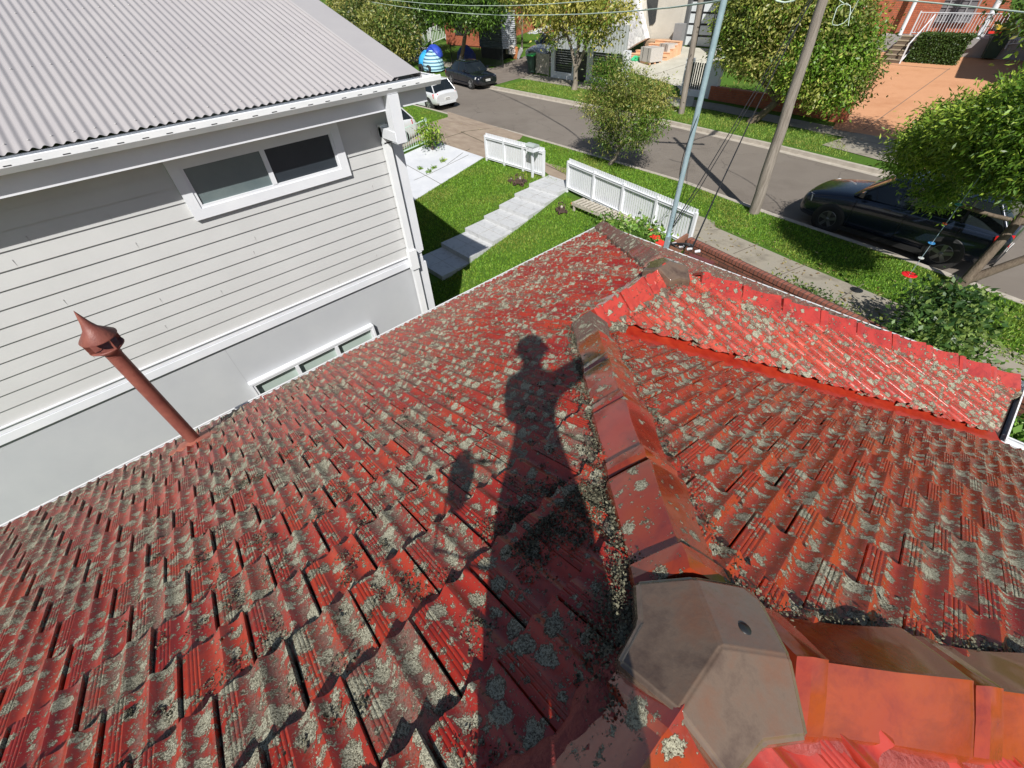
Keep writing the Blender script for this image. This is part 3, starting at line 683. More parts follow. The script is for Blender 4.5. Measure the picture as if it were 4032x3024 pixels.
# crumbs of lichen standing proud of the nearest tiles, caps and mortar
def lichen_crumbs():
    g = np.random.default_rng(5); P_ = []; C_c = []
    def surfA(x, y):      # plane A height incl. tile profile
        v = (np.array(OA)[0]-x)*math.hypot(1, S5)-0
        i = np.floor(v/TG).astype(int)+1; vv = v-(i-1)*TG
        uu = (y-(i % 2)*TW/2)/TW; uu = uu-np.floor(uu)
        return 4.59+.5*(x-.09)+(hv(vv)+np.interp(uu, PU, PH))*1.118
    centres = []
    for _ in range(430):
        x = .05-2.6*g.random()**1.1; y = -.9+4.*g.random()
        if x+y > .35 and y > .25: continue
        centres.append((x, y, .015+.05*g.random()**2))
    for k in range(60): centres.append((-.35-.25*g.random(), .35+.35*g.random(), .05)); 
    for cx, cy, r in centres:
        n = int(20+r*r*42000); a = g.random(n)*6.283; q = r*np.sqrt(g.random(n))*(1+.3*np.sin(3*a+g.random()*6))
        x, y = cx+np.cos(a)*q*1.2, cy+np.sin(a)*q; z = surfA(x, y)+.002
        P_.append(np.stack([x, y, z], 1)); C_c.append(np.full(n, .5+.5*g.random()))
    # along the caps' left foot and round the grey apex
    for (a, b, n, off, drop) in ((N1, N2, 6500, -.135, .053), (N1, Vector((1.6, 1.9, 3.85)), 2600, -.14, .053), (N1, N2, 1500, .165, .053), (N2, N3, 700, .17, .07), (N3, eR, 1500, .17, .05)):
        d = (b-a).normalized(); sd_ = d.cross(Vector((0, 0, 1))).normalized(); L = (b-a).length
        t = L*g.random(n)**1.15; s = off+g.normal(0, .022, n)*(1+.7*np.sin(t*11)); h = g.random(n)*.03-drop+.045
        P_.append(np.array(a)+np.outer(t, np.array(d))+np.outer(s, np.array(sd_))+np.outer(h, [0, 0, 1])); C_c.append(np.full(n, .9))
    th = g.random(3200)*2.4+2.2; rad = .22+g.normal(0, .035, 3200)
    x = N1.x+np.cos(th)*rad*1.0-.02; y = N1.y+np.sin(th)*rad+.02; P_.append(np.stack([x, y, 4.59+.5*(np.minimum(x, .09)-.09)+.055+g.random(3200)*.02], 1)); C_c.append(np.full(3200, 1.))
    p = np.concatenate(P_); cc = np.concatenate(C_c); n = len(p)
    s = .0014+.0034*g.random((n, 1))**2; a = g.normal(size=(n, 3)); a /= np.linalg.norm(a, axis=1)[:, None]
    b = np.cross(a, g.normal(size=(n, 3))); b /= np.linalg.norm(b, axis=1)[:, None]; b[:, 2] = np.abs(b[:, 2])*.6
    v = np.stack([p-a*s-b*s*.7, p+a*s-b*s*.7, p+a*s*.8+b*s, p-a*s*.8+b*s], 1).reshape(-1, 3); f = np.arange(n*4).reshape(-1, 4)
    base = np.array([[.22, .21, .145]])*(.15+.95*g.random((n, 1))**1.3)*cc[:, None]
    return stuff(raw('lichen_flakes', v, f, LICHEN, np.repeat(base, 4, 0), house))
lichen_crumbs()

# ------------------------------------------------------------ the weatherboard house next door
WX, WY = -6.67, 3.54
nb = thing('weatherboard_house', 'two storey pale weatherboard house with corrugated grey steel roof, beside the tiled roof', 'house', (-11, -1, -.9))
YB = -8.; ZB = 2.008; ZE = 4.344; XF = -6.28
m = MB()
for i in range(13):                                   # lapped boards
    z = ZB+i*.18
    if z > 4.34: break
    y1 = WY-.02
    m.add([(WX+.022, YB, z), (WX+.022, y1, z), (WX+.006, y1, z+.179), (WX+.006, YB, z+.179), (WX-.01, YB, z), (WX-.01, y1, z)], [(0, 1, 2, 3), (0, 4, 5, 1)])
    m.add([(WX+.02, WY+.022, z), (-16, WY+.022, z), (-16, WY+.006, z+.179), (WX+.02, WY+.006, z+.179), (WX+.02, WY-.01, z), (-16, WY-.01, z)], [(0, 1, 2, 3), (0, 4, 5, 1)])
m.build('weatherboards', BOARD, nb)
m = MB(); m.bb((-16, YB, 1.83), (WX-.012, WY-.012, 4.36)); m.build('upper_wall', BLACKM, nb)
m = MB(); m.bb((-16, YB, -1.), (WX, WY, 1.828)); m.build('lower_wall', STUCCO, nb)
m = MB(); m.bb((WX-.002, -.074, 1.05), (WX+.0012, -.066, 1.8))
m.build('render_joint', noisy('joint_grey', (.36, .37, .39), (.4, .41, .43), 2, .8), nb)
m = MB(); m.bb((WX+.002, YB, 1.80), (WX+.04, WY, 1.913)); m.bb((WX+.002, YB, 1.92), (WX+.026, WY, 1.998)); m.bb((WX+.002, YB, 1.998), (WX+.05, WY, 2.012))
m.build('storey_band', WHITE, nb)
m = MB()
m.bb((WX+.0, WY-.12, 2.02), (WX+.045, WY+.045, 4.34)); m.bb((WX+.0, WY-.12, -.9), (WX+.045, WY+.045, 1.795)); m.build('corner_board', WHITE, nb)
m = MB(); dy = WY-.24
m.bb((WX+.05, dy-.055, -.9), (WX+.13, dy+.055, 1.8)); m.bb((WX+.05, dy-.055, 2.12), (WX+.13, dy+.055, 3.9)); m.bb((WX+.045, dy-.075, 1.78), (WX+.155, dy+.075, 2.15))
m.beam((WX+.09, dy, 3.88), (WX+.09, dy, 4.13), .08, .12); m.build('downpipe', WHITEG, nb)
m = MB(); m.bb((WX+.03, WY-.30, 3.97), (-6.14, WY-.13, 4.10)); m.build('bracket_beam', WHITE, nb)
m = MB(); m.bb((XF-.01, WY-.29, 3.95), (XF+.15, WY-.13, 4.54)); m.bb((XF+.01, WY-.27, 3.93), (XF+.13, WY-.15, 3.951)); m.build('bracket_post', WHITE, nb)
# windows
def slider(ya, yb, za, zb, panes, parent, trim=.11, proud=.04, gx=.024):
    m = MB()
    for a, b in (((ya, za), (yb, za+trim)), ((ya, zb-trim), (yb, zb)), ((ya, za+trim), (ya+trim, zb-trim)), ((yb-trim, za+trim), (yb, zb-trim))):
        m.bb((WX+.0, a[0], a[1]), (WX+proud+.012, b[0], b[1]))
    fr = m.build('window', WHITE, parent)
    ya += trim; yb -= trim; za += trim; zb -= trim; f = .035; m = MB()
    for a, b in (((ya, za), (yb, za+f)), ((ya, zb-f), (yb, zb)), ((ya, za+f), (ya+f, zb-f)), ((yb-f, za+f), (yb, zb-f))):
        m.bb((WX, a[0], a[1]), (WX+proud, b[0], b[1]))
    n = len(panes)
    for k in range(1, n):
        y = ya+(yb-ya)*k/n; m.bb((WX, y-.03, za+f), (WX+proud+.004, y+.03, zb-f))
    attach(m.build('sash_frame', WHITE), fr)
    for k, g_ in enumerate(panes):
        y0, y1 = ya+(yb-ya)*k/n+.031, ya+(yb-ya)*(k+1)/n-.031
        m = MB(); m.bb((WX+.001, y0, za+f), (WX+gx, y1, zb-f)); attach(m.build('pane', g_), fr)
    return fr
w1 = slider(.487, 2.64, 3.58, 4.31, [FROST, SCREEN], nb, .12, .05, .030); w1['label'] = 'upper sliding window with one frosted and one dark pane'
w2 = slider(-.07, 2.2, .35, 1.05, [FROST2, FROST2, FROST2], nb, .035, .09, .004); w2['label'] = 'lower window of three pale frosted panes'
# eaves, gutter, roof
m = MB(); m.bb((XF-.025, YB, ZE), (XF, 3.95, 4.655)); m.build('fascia', WHITE, nb)
m = MB(); m.bb((-16, YB, ZE+.002), (XF-.026, 3.93, ZE+.014)); m.build('soffit', WHITE, nb)
m = MB(); m.bb((-16, 3.935, ZE), (XF-.04, 3.96, 4.655)); m.build('front_fascia', WHITE, nb)
gutter((XF+.002, YB, 4.655), (XF+.002, 4.13, 4.655), (1, 0, 0), .165, .11, WHITEG, nb); gutter((XF+.135, 3.97, 4.655), (-9.5, 3.97, 4.655), (0, 1, 0), .12, .11, WHITEG, nb)
m = MB()
for k in range(36): m.bb((XF+.1685, -4+k*.22, 4.61), (XF+.1700, -4+k*.22+.06, 4.617))
stuff(m.build('gutter_slots', DARKP, nb))
ts = .27; YR = 3.52; X0 = XF+.05
ny = int((YR-YB)/.088*10); yy = np.linspace(YB, YR, ny); hh = .0105*np.cos((yy-YB)/.088*2*np.pi)
xs = np.array([X0, -9., -12., -16.]); V = []
zr = lambda x: 4.68+(X0-x)*ts
for x in xs: V.append(np.stack([np.full(ny, x), yy, zr(x)+hh], 1))
V = np.concatenate(V); F = np.array([(r*ny+k, r*ny+k+1, (r+1)*ny+k+1, (r+1)*ny+k) for r in range(3) for k in range(ny-1)])
rf = raw('roof', V, F, CORR, None, nb, True)
m = MB()
for r_ in range(5):
    for k in range(int((YR-YB)/.176)):
        m.lathe([(.010, 0), (.010, .008), (.0005, .011)], (X0-.14-r_*1.5, YB+k*.176, zr(X0-.14-r_*1.5)+.0105), n=6)
attach(stuff(m.build('roof_screws', CAPF)), rf)
m = MB()
m.loft([[(x, 3.43, zr(x)+.014), (x, 3.445, zr(x)+.026), (x, 3.87, zr(x)+.030), (x, 3.885, zr(x)+.022), (x, 3.885, zr(x)-.14)] for x in (X0+.01, -16)], 0, False, False, False)
attach(m.build('barge_capping', CAPF), rf)
m = MB(); m.prism([(XF, 3.80, 4.656), (-16, 3.80, 4.656), (-16, 3.80, zr(-16)-.02)], (0, .02, 0)); m.build('gable_wall', BOARD, nb)
m = MB(); m.add([(-16, YB, zr(-16)), (-16, 3.88, zr(-16)), (-26, 3.88, 4.67), (-26, YB, 4.67)], [(0, 1, 2, 3)]); attach(m.build('far_roof_slope', CORR), rf)

# ------------------------------------------------------------ the front garden
m = MB(); prev = None
slabs = [((-11.70, 12.2), (-10.30, 12.15)), ((-11.64, 11.13), (-10.26, 11.22)), ((-11.60, 10.36), (-10.17, 10.45)), ((-11.47, 9.50), (-10.05, 9.56)), ((-11.42, 8.75), (-9.97, 8.76)), ((-11.36, 7.86), (-9.93, 7.88)), ((-11.32, 6.82), (-9.84, 6.82)), ((-11.3, 5.75), (-9.8, 5.75))]
steps = thing('garden_steps', 'seven wide grey stone steps climbing the lawn to the gap in the white fence', 'steps', (-10.7, 9, -.5))
for i in range(7):
    (ax, ay), (bx, by) = slabs[i]; (cx, cy), (dx, dy) = slabs[i+1]; z = T(-10.7, ay)+.03; m = MB()
    m.prism([(ax, ay+.02, z), (bx, by+.02, z), (dx, dy-.02, z), (cx, cy-.02, z)][::-1], (0, 0, -.2), 0)
    o = m.build('step_slab', STONE, steps)
    m = MB(); 
    for k in (1,):
        xm, ym, xn, yn = (ax+bx)/2, (ay+by)/2, (cx+dx)/2, (cy+dy)/2
        m.beam((xm, ym, z+.001), (xn, yn, z+.001), .006, .003)
    xm, ym, xn, yn = (ax+cx)/2, (ay+cy)/2, (bx+dx)/2, (by+dy)/2; m.beam((xm, ym, z+.001), (xn, yn, z+.001), .006, .003)
    attach(m.build('slab_joint', CONC), o)
for (x, y), s_, lab in (((-7.55, 5.55), .62, 'cream square paver on the lawn against the tiled roof, the sunlit one'), ((-8.15, 6.2), .5, 'cream paver on the lawn beside the corner of the roof, half in shade'), ((-9.0, 7.0), .0, '')):
    if s_: m = MB(); z = T(x, y); m.box((x, y, z+.015), (s_, s_*.8, .05), 0, .35); tag(m.build('stepping_stone', CREAM), lab, 'paver', 'loose pavers on the lawn')

# white picket fences
def picket_fence(name, a, b, h, label, nrail, top_over=.10):
    a, b = Vector(a), Vector(b); d = (b-a).normalized(); L = (b-a).length; sd_ = Vector((-d.y, d.x, 0))   # +side: towards street
    t = thing(name, label, 'fence', a, math.atan2(d.y, d.x), 'white slatted front fences')
    inv = gm(t).inverted()
    for k in range(nrail+1):
        p = a+d*(L*k/nrail); m = MB(); m.bb((L*k/nrail-.04, -.04, -.12), (L*k/nrail+.04, .04, h*.93)); local(m.build('post', WHITE), t)
    for z, hh_ in ((h-.19, .06), (.06, .06)):
        m = MB(); m.bb((.04, -.03, z), (L-.04, .02, z+hh_)); m.bb((.04, -.045, z+hh_+.001), (L-.04, .02, z+hh_+.014)); local(m.build('rail', WHITE), t)
    n = int(L/.088)
    for k in range(n):
        x = .03+(L-.06)*k/(n-1); m = MB(); m.bb((x-.031, .024, .03), (x+.031, .044, h+.0)); local(m.build('picket', WHITE), t)
    return t
fa, fb_ = PT(1918, 632), PT(2140, 698)
lf = picket_fence('picket_fence', (fa.x, fa.y, 0), (fb_.x, fb_.y, 0), 1.0, 'white slatted fence with a letterbox, between the white driveway and the steps', 3)
ra, rb2 = PT(2233, 755), P(2705, 980, -.05)
rfc = picket_fence('picket_fence', (ra.x, ra.y, 0), (rb2.x, rb2.y, 0), 1.03, 'long white slatted fence behind the timber bench and the pole', 4)
# letterbox
lb = P(2097, 698, -.02); t = thing('letterbox', 'white letterbox with grey curved lid on a post in front of the short white fence', 'letterbox', lb, .0)
zt = HT(lb, 2093, 592); m = MB(); m.bb((-.035, -.035, -.1), (.035, .035, zt)); local(m.build('post', WHITE), t)
m = MB(); m.bb((-.19, -.14, zt), (.19, .14, zt+.17)); local(m.build('box', WHITE), t)
m = MB(); m.loft([[(x, math.cos(q)*.16, zt+.165+math.sin(q)*.085) for q in np.linspace(0, math.pi, 12)] for x in (-.21, .21)], 0, True, False, True); local(m.build('lid', noisy('grey_lid', (.33, .38, .36), (.4, .45, .43), 4, .5)), t)
m = MB(); m.lathe([(.0, 0), (.018, 0), (.018, .004), (0, .006)], (-.08, -.142, zt+.09), n=12, R=Matrix.Rotation(math.pi/2, 3, 'X')); local(m.build('lock', BLACKM), t)
# slatted bench along the fence
b0 = P(2262, 795, .25); b1 = P(2500, 900, .25); d = (b1-b0).normalized(); L = 3.0; bc = P(2300, 770, .2)
t = thing('slatted_bench', 'low bleached timber slatted bench lying along the inside of the long white fence', 'bench', (-9.25, 10.80, T(-9.2, 10.8)), math.atan2(-.20, 2.9))
for y in (-.02, .42): m = MB(); m.bb((0, y-.022, .18), (2.9, y+.022, .27)); local(m.build('rail', BENCHW), t)
for k in range(19): m = MB(); x = .05+k*.155; m.bb((x, -.045, .272), (x+.095, .445, .295)); local(m.build('slat', BENCHW), t)
for x in (.1, 1.45, 2.8):
    for y in (.0, .4): m = MB(); m.bb((x-.03, y-.03, -.05), (x+.03, y+.03, .178)); local(m.build('leg', BENCHW), t)
m = MB(); m.bb((-.01, -.05, .21), (.012, -.044+.12, .262)); local(m.build('orange_end', noisy('orange_paint', (.7, .28, .05), (.8, .35, .08), 5, .5)), t)
# rusty iron lumps on the lawn: small wheeled contraptions
def iron(px, py, s, rz, label, extra=False):
    p = PT(px, py); t = thing('iron_ornament', label, 'ornament', p, rz, 'rusty iron ornaments on the lawn')
    m = MB(); m.bb((-.16, -.10, .06), (.16, .10, .10)); m.bb((-.12, -.07, .10), (.10, .07, .17)); local(m.build('body', RUST), t)
    m = MB(); m.tube([(-.12, -.08, .1), (-.12, -.08, .3), (.10, -.08, .3), (.10, -.08, .1)], .014, n=6); m.tube([(-.12, .08, .1), (-.12, .08, .3), (.10, .08, .3), (.10, .08, .1)], .014, n=6)
    m.tube([(-.12, -.08, .3), (-.12, .08, .3)], .014, n=6); local(m.build('frame', RUST), t)
    for x in (-.13, .13):
        for y in (-.13, .13):
            m = MB(); m.lathe([(.03, -.015), (.07, -.018), (.075, 0), (.07, .018), (.03, .015)], (x, y, .07), n=14, R=Matrix.Rotation(math.pi/2, 3, 'X')); local(m.build('wheel', RUST), t)
    m = MB(); m.lathe([(.0, .0), (.04, 0), (.045, .05), (.02, .08), (0, .085)], (.02, 0, .17), n=10); local(m.build('lamp', BENCHW), t)
    t.scale = (s, s, s)
iron(2047, 727, 1.15, .4, 'larger rusty iron ornament on the lawn beside the short white fence')
iron(2012, 716, .55, 1.4, 'smallest rusty iron ornament on the lawn left of the larger one')
iron(2210, 838, 1.0, -.5, 'rusty iron ornament on the lawn between the steps and the bench')

# ------------------------------------------------------------ plants
def leaves(centres, radii, n, size, cols, shell=.55, droop=.3, aspect=.42, flat=.8, cluster=1, thin=None):
    """leaf quads (diamonds) scattered in lumpy ellipsoids; cols = list of rgb"""
    ce = np.array(centres, float); ra = np.array(radii, float)
    if ra.ndim == 1: ra = np.stack([ra, ra, ra*flat], 1)
    vol = ra.prod(1)**.75; idx = nr.choice(len(ce), n, p=vol/vol.sum())
    d = nr.normal(size=(n, 3)); d /= np.linalg.norm(d, axis=1)[:, None]
    rr = (shell+(1-shell)*nr.random(n)**.6)*(1+.16*nr.normal(size=n)); p = ce[idx]+d*ra[idx]*rr[:, None]
    if cluster > 1:
        m = n//(cluster*3); k3 = cluster*3
        q = np.repeat(p[:m], k3, 0); dd = np.repeat(d[:m], k3, 0); idx = np.repeat(idx[:m], k3); spread = size*(1.0+.9*np.repeat(nr.random((m, 1)), k3, 0))
        off = nr.normal(size=q.shape)*spread*np.array([1, 1, .6]); off[:, 2] -= np.abs(nr.normal(size=len(q)))*size*.5
        p = q+off; d = dd; n = len(p)
    ax = d*.5+nr.normal(size=(n, 3))*.7; ax[:, 2] -= droop; ax /= np.linalg.norm(ax, axis=1)[:, None]
    b = np.cross(ax, d+nr.normal(size=(n, 3))*.5); b /= np.linalg.norm(b, axis=1)[:, None]+1e-6
    s = size*(.55+.8*nr.random((n, 1))); nn = np.cross(ax, b)
    v = np.stack([p, p+ax*s*.45+b*s*aspect*.5+nn*s*.08, p+ax*s, p+ax*s*.45-b*s*aspect*.5+nn*s*.08], 1).reshape(-1, 3)
    f = np.arange(n*4).reshape(-1, 4)
    c = np.array(cols, float); blobc = nr.integers(0, len(c), len(ce)); ch = np.where(nr.random(n) < .55, blobc[idx], nr.integers(0, len(c), n))
    cc = c[ch]*(.65+.7*nr.random((n, 1)))
    return v, f, np.repeat(cc, 4, 0)
def limb(m, a, b, r0, r1, sag=.1, n=6, seed=0):
    g = random.Random(seed); a, b = Vector(a), Vector(b); L = (b-a).length; pts = []; rs = []
    o = Vector((g.uniform(-1, 1), g.uniform(-1, 1), g.uniform(-.3, .6)))*L*sag
    for i in range(n+1):
        t = i/n; pts.append(a.lerp(b, t)+o*math.sin(math.pi*t)); rs.append(r0+(r1-r0)*t)
    m.tube(pts, rs, n=8); return pts
def tree(name, label, base, blobs, n, size, cols, tr=.1, fork=.35, bark=BARK, cat='tree', droop=.3, shell=.5, trunk_to=None, white=0, group=None, aspect=.42, forks=None, cluster=3):
    base = Vector(base); t = thing(name, label, cat, base, 0, group)
    ce = [b[:3] for b in blobs]; ra = [b[3] for b in blobs]
    C0 = Vector(np.array(ce).mean(0)); zlow = min(c[2]-r for c, r in zip(ce, ra)); fk = trunk_to or base.lerp(Vector((C0.x, C0.y, base.z+(C0.z-base.z)*fork)), 1.)
    fk = Vector(fk); m = MB(); sd_ = int(abs(base.x*100)) % 99
    m.tube([base-Vector((0, 0, .1)), base+Vector((0, 0, .06)), base.lerp(fk, .4)+Vector((.03, .02, 0)), fk], [tr*1.7, tr*1.25, tr*.95, tr*.85], n=12)
    tk = m.build('trunk', bark, t)
    if white:
        m = MB(); m.tube([base, base+Vector((0, 0, .05)), base.lerp(fk, white)+Vector((.03, .02, 0))], [tr*1.75, tr*1.33, tr*1.04], n=12); m.build('painted_base', BARKW, t)
    m = MB()
    for i, (c, r) in enumerate(zip(ce, ra)):
        st = fk if not forks else Vector(forks[i % len(forks)])
        pts = limb(m, st, Vector(c)+Vector((0, 0, -r*.1)), tr*.5, tr*.12, .1, seed=i+sd_)
        for k in range(4):
            g = random.Random(i*9+k); e = Vector(c)+Vector((g.uniform(-1, 1), g.uniform(-1, 1), g.uniform(-.6, .8)))*r*.8; limb(m, pts[3+k % 3], e, tr*.16, tr*.04, .12, 4, seed=k+i)
    if forks:
        for q in forks: limb(m, fk, q, tr*.75, tr*.5, .06, seed=5)
    m.build('branches', bark, t)
    v, f, c = leaves(ce, ra, n, size, cols, shell, droop, aspect, cluster=cluster)
    raw('crown', v, f, LEAF, c, t); return t
def blobs_px(lst):        # (px, py, Y, radius) -> world blobs
    out = []
    for px, py, Y, r in lst: p = PY(px, py, Y); out.append((p.x, p.y, p.z, r))
    return out
G1 = [(.07, .15, .016), (.11, .22, .024), (.17, .31, .034), (.29, .40, .055)]
G2 = [(.14, .18, .045), (.21, .24, .06), (.09, .15, .03), (.31, .31, .09)]
G3 = [(.030, .065, .016), (.05, .10, .02), (.085, .15, .03)]
G4 = [(.24, .27, .05), (.34, .33, .08), (.12, .20, .035), (.44, .42, .12)]
# the small street tree on the near verge
mt = Vector((-10.71, 14.65, 0))
tree('street_tree', 'small round leafy tree on the near verge, in front of the road', mt, blobs_px([(2390, 300, 14.7, .62), (2480, 330, 14.4, .6), (2350, 400, 14.6, .6), (2570, 400, 14.9, .6), (2440, 430, 14.2, .65), (2390, 500, 14.5, .55), (2560, 480, 14.6, .55), (2500, 530, 14.4, .55), (2390, 575, 14.6, .35), (2590, 350, 15.1, .4), (2450, 380, 15.2, .6), (2430, 260, 14.9, .4)]), 24000, .10, G2+G1[:2], .07, .3, BARKG, aspect=.3)
# the big verge tree at the right edge, behind the tiled roof
bt = Vector((.41, 12.95, 0))
tree('verge_tree', 'big leafy forked tree at the right edge, leaning over the dark parked car', bt, blobs_px([(3730, 520, 12.6, .45), (3850, 480, 11.6, .5), (3650, 560, 12.9, .5), (3780, 560, 12.8, .6), (3760, 700, 13.1, .45), (3900, 600, 11.7, .5), (3990, 470, 11.2, .52), (4060, 560, 11.2, .6), (3600, 640, 13.2, .35), (3690, 770, 13.3, .3), (4090, 390, 12.5, .55), (4100, 700, 11.3, .45), (3940, 690, 11.8, .32), (3750, 500, 13.4, .6), (4150, 440, 11.0, .7), (3970, 410, 11.6, .4), (4200, 600, 10.8, .7)]), 60000, .10, G1+[(.26, .38, .05), (.15, .25, .03)], .13, .3, BARK, trunk_to=(.55, 13.0, .25), forks=[(.62, 13.5, 2.3), (1.7, 13.5, 1.5)], aspect=.3)
# far side trees
t3 = PT(2960, 482)
tree('street_tree', 'large dense green tree on the far verge behind the timber power pole', t3, blobs_px([(2890, 110, 23.5, .8), (3000, 60, 23.4, 1.3), (3150, 50, 23.6, 1.4), (3290, 90, 23.8, 1.2), (3380, 150, 24, .9), (2860, 200, 23.7, .6), (2940, 210, 23.2, .9), (3050, 210, 23.2, 1.1), (3200, 220, 23.4, 1.2), (3330, 240, 23.6, .9), (3130, 300, 23.3, .7), (3230, 340, 23.5, .8), (3300, 380, 23.4, .6), (3390, 260, 24.2, .7), (3060, -60, 23.6, 1.6), (3250, -50, 24, 1.5), (2930, -30, 24, 1.0), (3020, 130, 24.6, 1.4), (3360, 330, 23.8, .6)]), 80000, .15, G1+G2+[(.32, .36, .08)], .17, .3, BARK, forks=[(-10.2, 23.5, 2.0), (-8.8, 23.6, 2.1)])
t2 = PT(2262, 353)
tree('street_tree', 'many stemmed street tree with yellow green top, in front of the white gate piers', t2, blobs_px([(2280, 20, 24.5, 1.5), (2180, 30, 24.5, 1.3), (2400, 40, 24.3, 1.0), (2090, -20, 24.8, 1.6), (2330, 110, 24.2, .9), (2200, 100, 24.2, .5), (2150, -60, 25, 1.6), (2460, 30, 24, .6), (2380, 140, 24.4, .6), (2170, 160, 24, .35), (2300, -60, 24.5, 1.6)]), 15000, .21, G4, .15, .2, BARKG, trunk_to=(t2.x, t2.y, 1.0), forks=[(t2.x-.9, t2.y+.1, 2.6), (t2.x-.1, t2.y+.2, 3.0), (t2.x+.9, t2.y, 2.6)], shell=.2)
t1 = PT(1813, 246)
tree('street_tree', 'green tree with whitewashed trunk behind the black parked sedan', t1, blobs_px([(1790, 20, 25, 1.3), (1710, 10, 25.4, 1.2), (1880, 20, 25, 1.2), (1940, 0, 25.5, 1.2), (1750, 55, 24.8, .7), (1880, 65, 24.6, .8), (1800, -60, 25.4, 1.9), (1650, -50, 26, 1.6), (1930, 55, 25, .7), (1900, -70, 26, 1.6)]), 22000, .26, G3+G1[:2], .17, .5, BARK, white=.3, shell=.35)
lt = P(1560, 300, 0)
tree('bushy_tree', 'wide olive green bushy tree beyond the corrugated roof, left of the leaning pole', (-40, 23.5, 0), [(x, y, z, r) for x, y, z, r in blobs_px([(1380, 60, 24, 2.1), (1450, 60, 24, 2.1), (1500, 110, 23, 2.0), (1560, 120, 23, 1.7), (1585, 185, 22.6, .9), (1530, 190, 22.4, 1.1), (1590, 60, 25, 1.7), (1440, 150, 23, 1.8), (1490, 20, 25, 2.0), (1420, -20, 27, 2.4)])], 34000, .26, G2+[(.2, .2, .07), (.05, .085, .02)], .25, .4, BARK, shell=.6)
tree('bushy_tree', 'dark green tree farthest back above the corrugated roof', (-52, 36, 1), blobs_px([(1560, 10, 38, 3.0), (1640, 60, 36, 2.2), (1650, 110, 34, 1.6), (1480, -10, 40, 3.0), (1690, 90, 36, 1.4), (1600, -30, 40, 3)]), 14000, .4, G3+G1[:2], .25, .4, BARK, shell=.6)
tree('bushy_tree', 'tall dark tree behind the far houses above the parked vans', (-36, 48, 1.5), blobs_px([(1970, -20, 46, 2.6), (2060, -30, 46, 2.6), (1900, -30, 44, 2.4), (2140, -40, 44, 2.2)]), 7000, .4, G3+G1[:2], .25, .4, BARK, shell=.6)
# palms
def palm(label, px, py, h, seed, n=16, L=1.5):
    g = random.Random(seed); b = PT(px, py); t = thing('palm_tree', label, 'palm', b, 0, 'palms by the brick house')
    m = MB(); m.tube([b-Vector((0, 0, .1)), b+Vector((.1, 0, h*.5)), b+Vector((.05, 0, h))], [.09, .07, .06], n=8); m.build('trunk', BARKG, t)
    V, F, Cc = [], [], []; k = 0
    for i in range(n):
        a = g.uniform(0, 6.28); el = g.uniform(.0, 1.1); c = b+Vector((.05, 0, h)); d = Vector((math.cos(a), math.sin(a), 0)); col = g.choice([(.12, .14, .035), (.09, .13, .03), (.19, .17, .07), (.24, .2, .11)])
        for s in range(14):
            q = s/13*L; z = math.sin(el)*q-.55*q*q*.8; p = c+d*q*math.cos(el)+Vector((0, 0, z))
            for sg in (-1, 1):
                e = p+Vector((-d.y, d.x, 0))*sg*.35+d*.15-Vector((0, 0, .22)); w_ = d*.035
                V += [tuple(p), tuple(p+w_), tuple(e+w_), tuple(e)]; F.append((k, k+1, k+2, k+3)); k += 4; Cc += [col]*4
    raw('fronds', np.array(V), np.array(F), LEAF, np.array(Cc), t)
palm('tall thin palm left of the silver cars with hanging dry fronds', 2000, 190, 3.6, 1); palm('middle palm in front of the brick house', 2055, 195, 3.0, 2); palm('short palm with grey dead fronds beside the junk heap', 2030, 215, 1.9, 3); palm('palm at the back beside the shed', 1985, 170, 4.1, 4)
# bushes near the tiled roof
def bush(name, label, blobs, n, size, cols, stems=True, aspect=.5, glossy=None, cat='bush', shell=.35, base=None, cluster=2, **k):
    c0 = Vector(np.array([b[:3] for b in blobs]).mean(0)); base = Vector(base) if base else Vector((c0.x, c0.y, T(c0.x, c0.y)))
    t = thing(name, label, cat, base)
    v, f, c = leaves([b[:3] for b in blobs], [b[3] for b in blobs], n, size, cols, shell, aspect=aspect, cluster=cluster, **k); raw('foliage', v, f, LEAF, c, t)
    m = MB()
    for i, b in enumerate(blobs): limb(m, base, b[:3], .018, .006, .08, seed=i)
    m.build('stems', BARK, t); return t
GB = [(.07, .15, .025), (.12, .24, .04), (.18, .34, .06), (.26, .38, .09)]
def bl(px, py, z, r): p = P(px, py, z); return (p.x, p.y, p.z, r)
bush('glossy_shrub', 'leafy shrub growing between the corner of the tiled roof and the long white fence', [bl(2390, 895, .2, .35), (*bl(2450, 905, .2, .35),), bl(2520, 920, .3, .35), bl(2580, 955, .4, .3), bl(2480, 940, .5, .3), bl(2620, 1000, .5, .25), bl(2540, 880, .1, .25)], 3600, .13, GB)
bush('camellia_bush', 'dark glossy bush rising beside the white gutter at the right, behind the footpath', [bl(3700, 1180, 1.0, .38), bl(3790, 1230, 1.0, .36), bl(3690, 1270, 1.0, .36), bl(3760, 1310, 1.2, .34), bl(3640, 1240, .9, .28), bl(3830, 1180, .9, .25), bl(3610, 1330, 1.3, .28), bl(3700, 1370, 1.4, .25), bl(3800, 1400, 1.3, .22)], 5200, .105, [(.03, .075, .02), (.05, .11, .026), (.09, .17, .04), (.16, .24, .06)], aspect=.55)
bush('low_shrub', 'straggly low shrub along the brick wall behind the white gutter', [bl(3080, 1125, .4, .22), bl(3150, 1160, .4, .25), bl(3230, 1190, .4, .25), bl(3290, 1225, .4, .15), bl(3040, 1110, .4, .15), bl(3210, 1150, .6, .12), bl(3240, 1250, .4, .2), bl(3360, 1260, .3, .18), bl(3480, 1310, .6, .22)], 2200, .09, [(.05, .10, .025), (.09, .15, .05), (.2, .25, .06)])
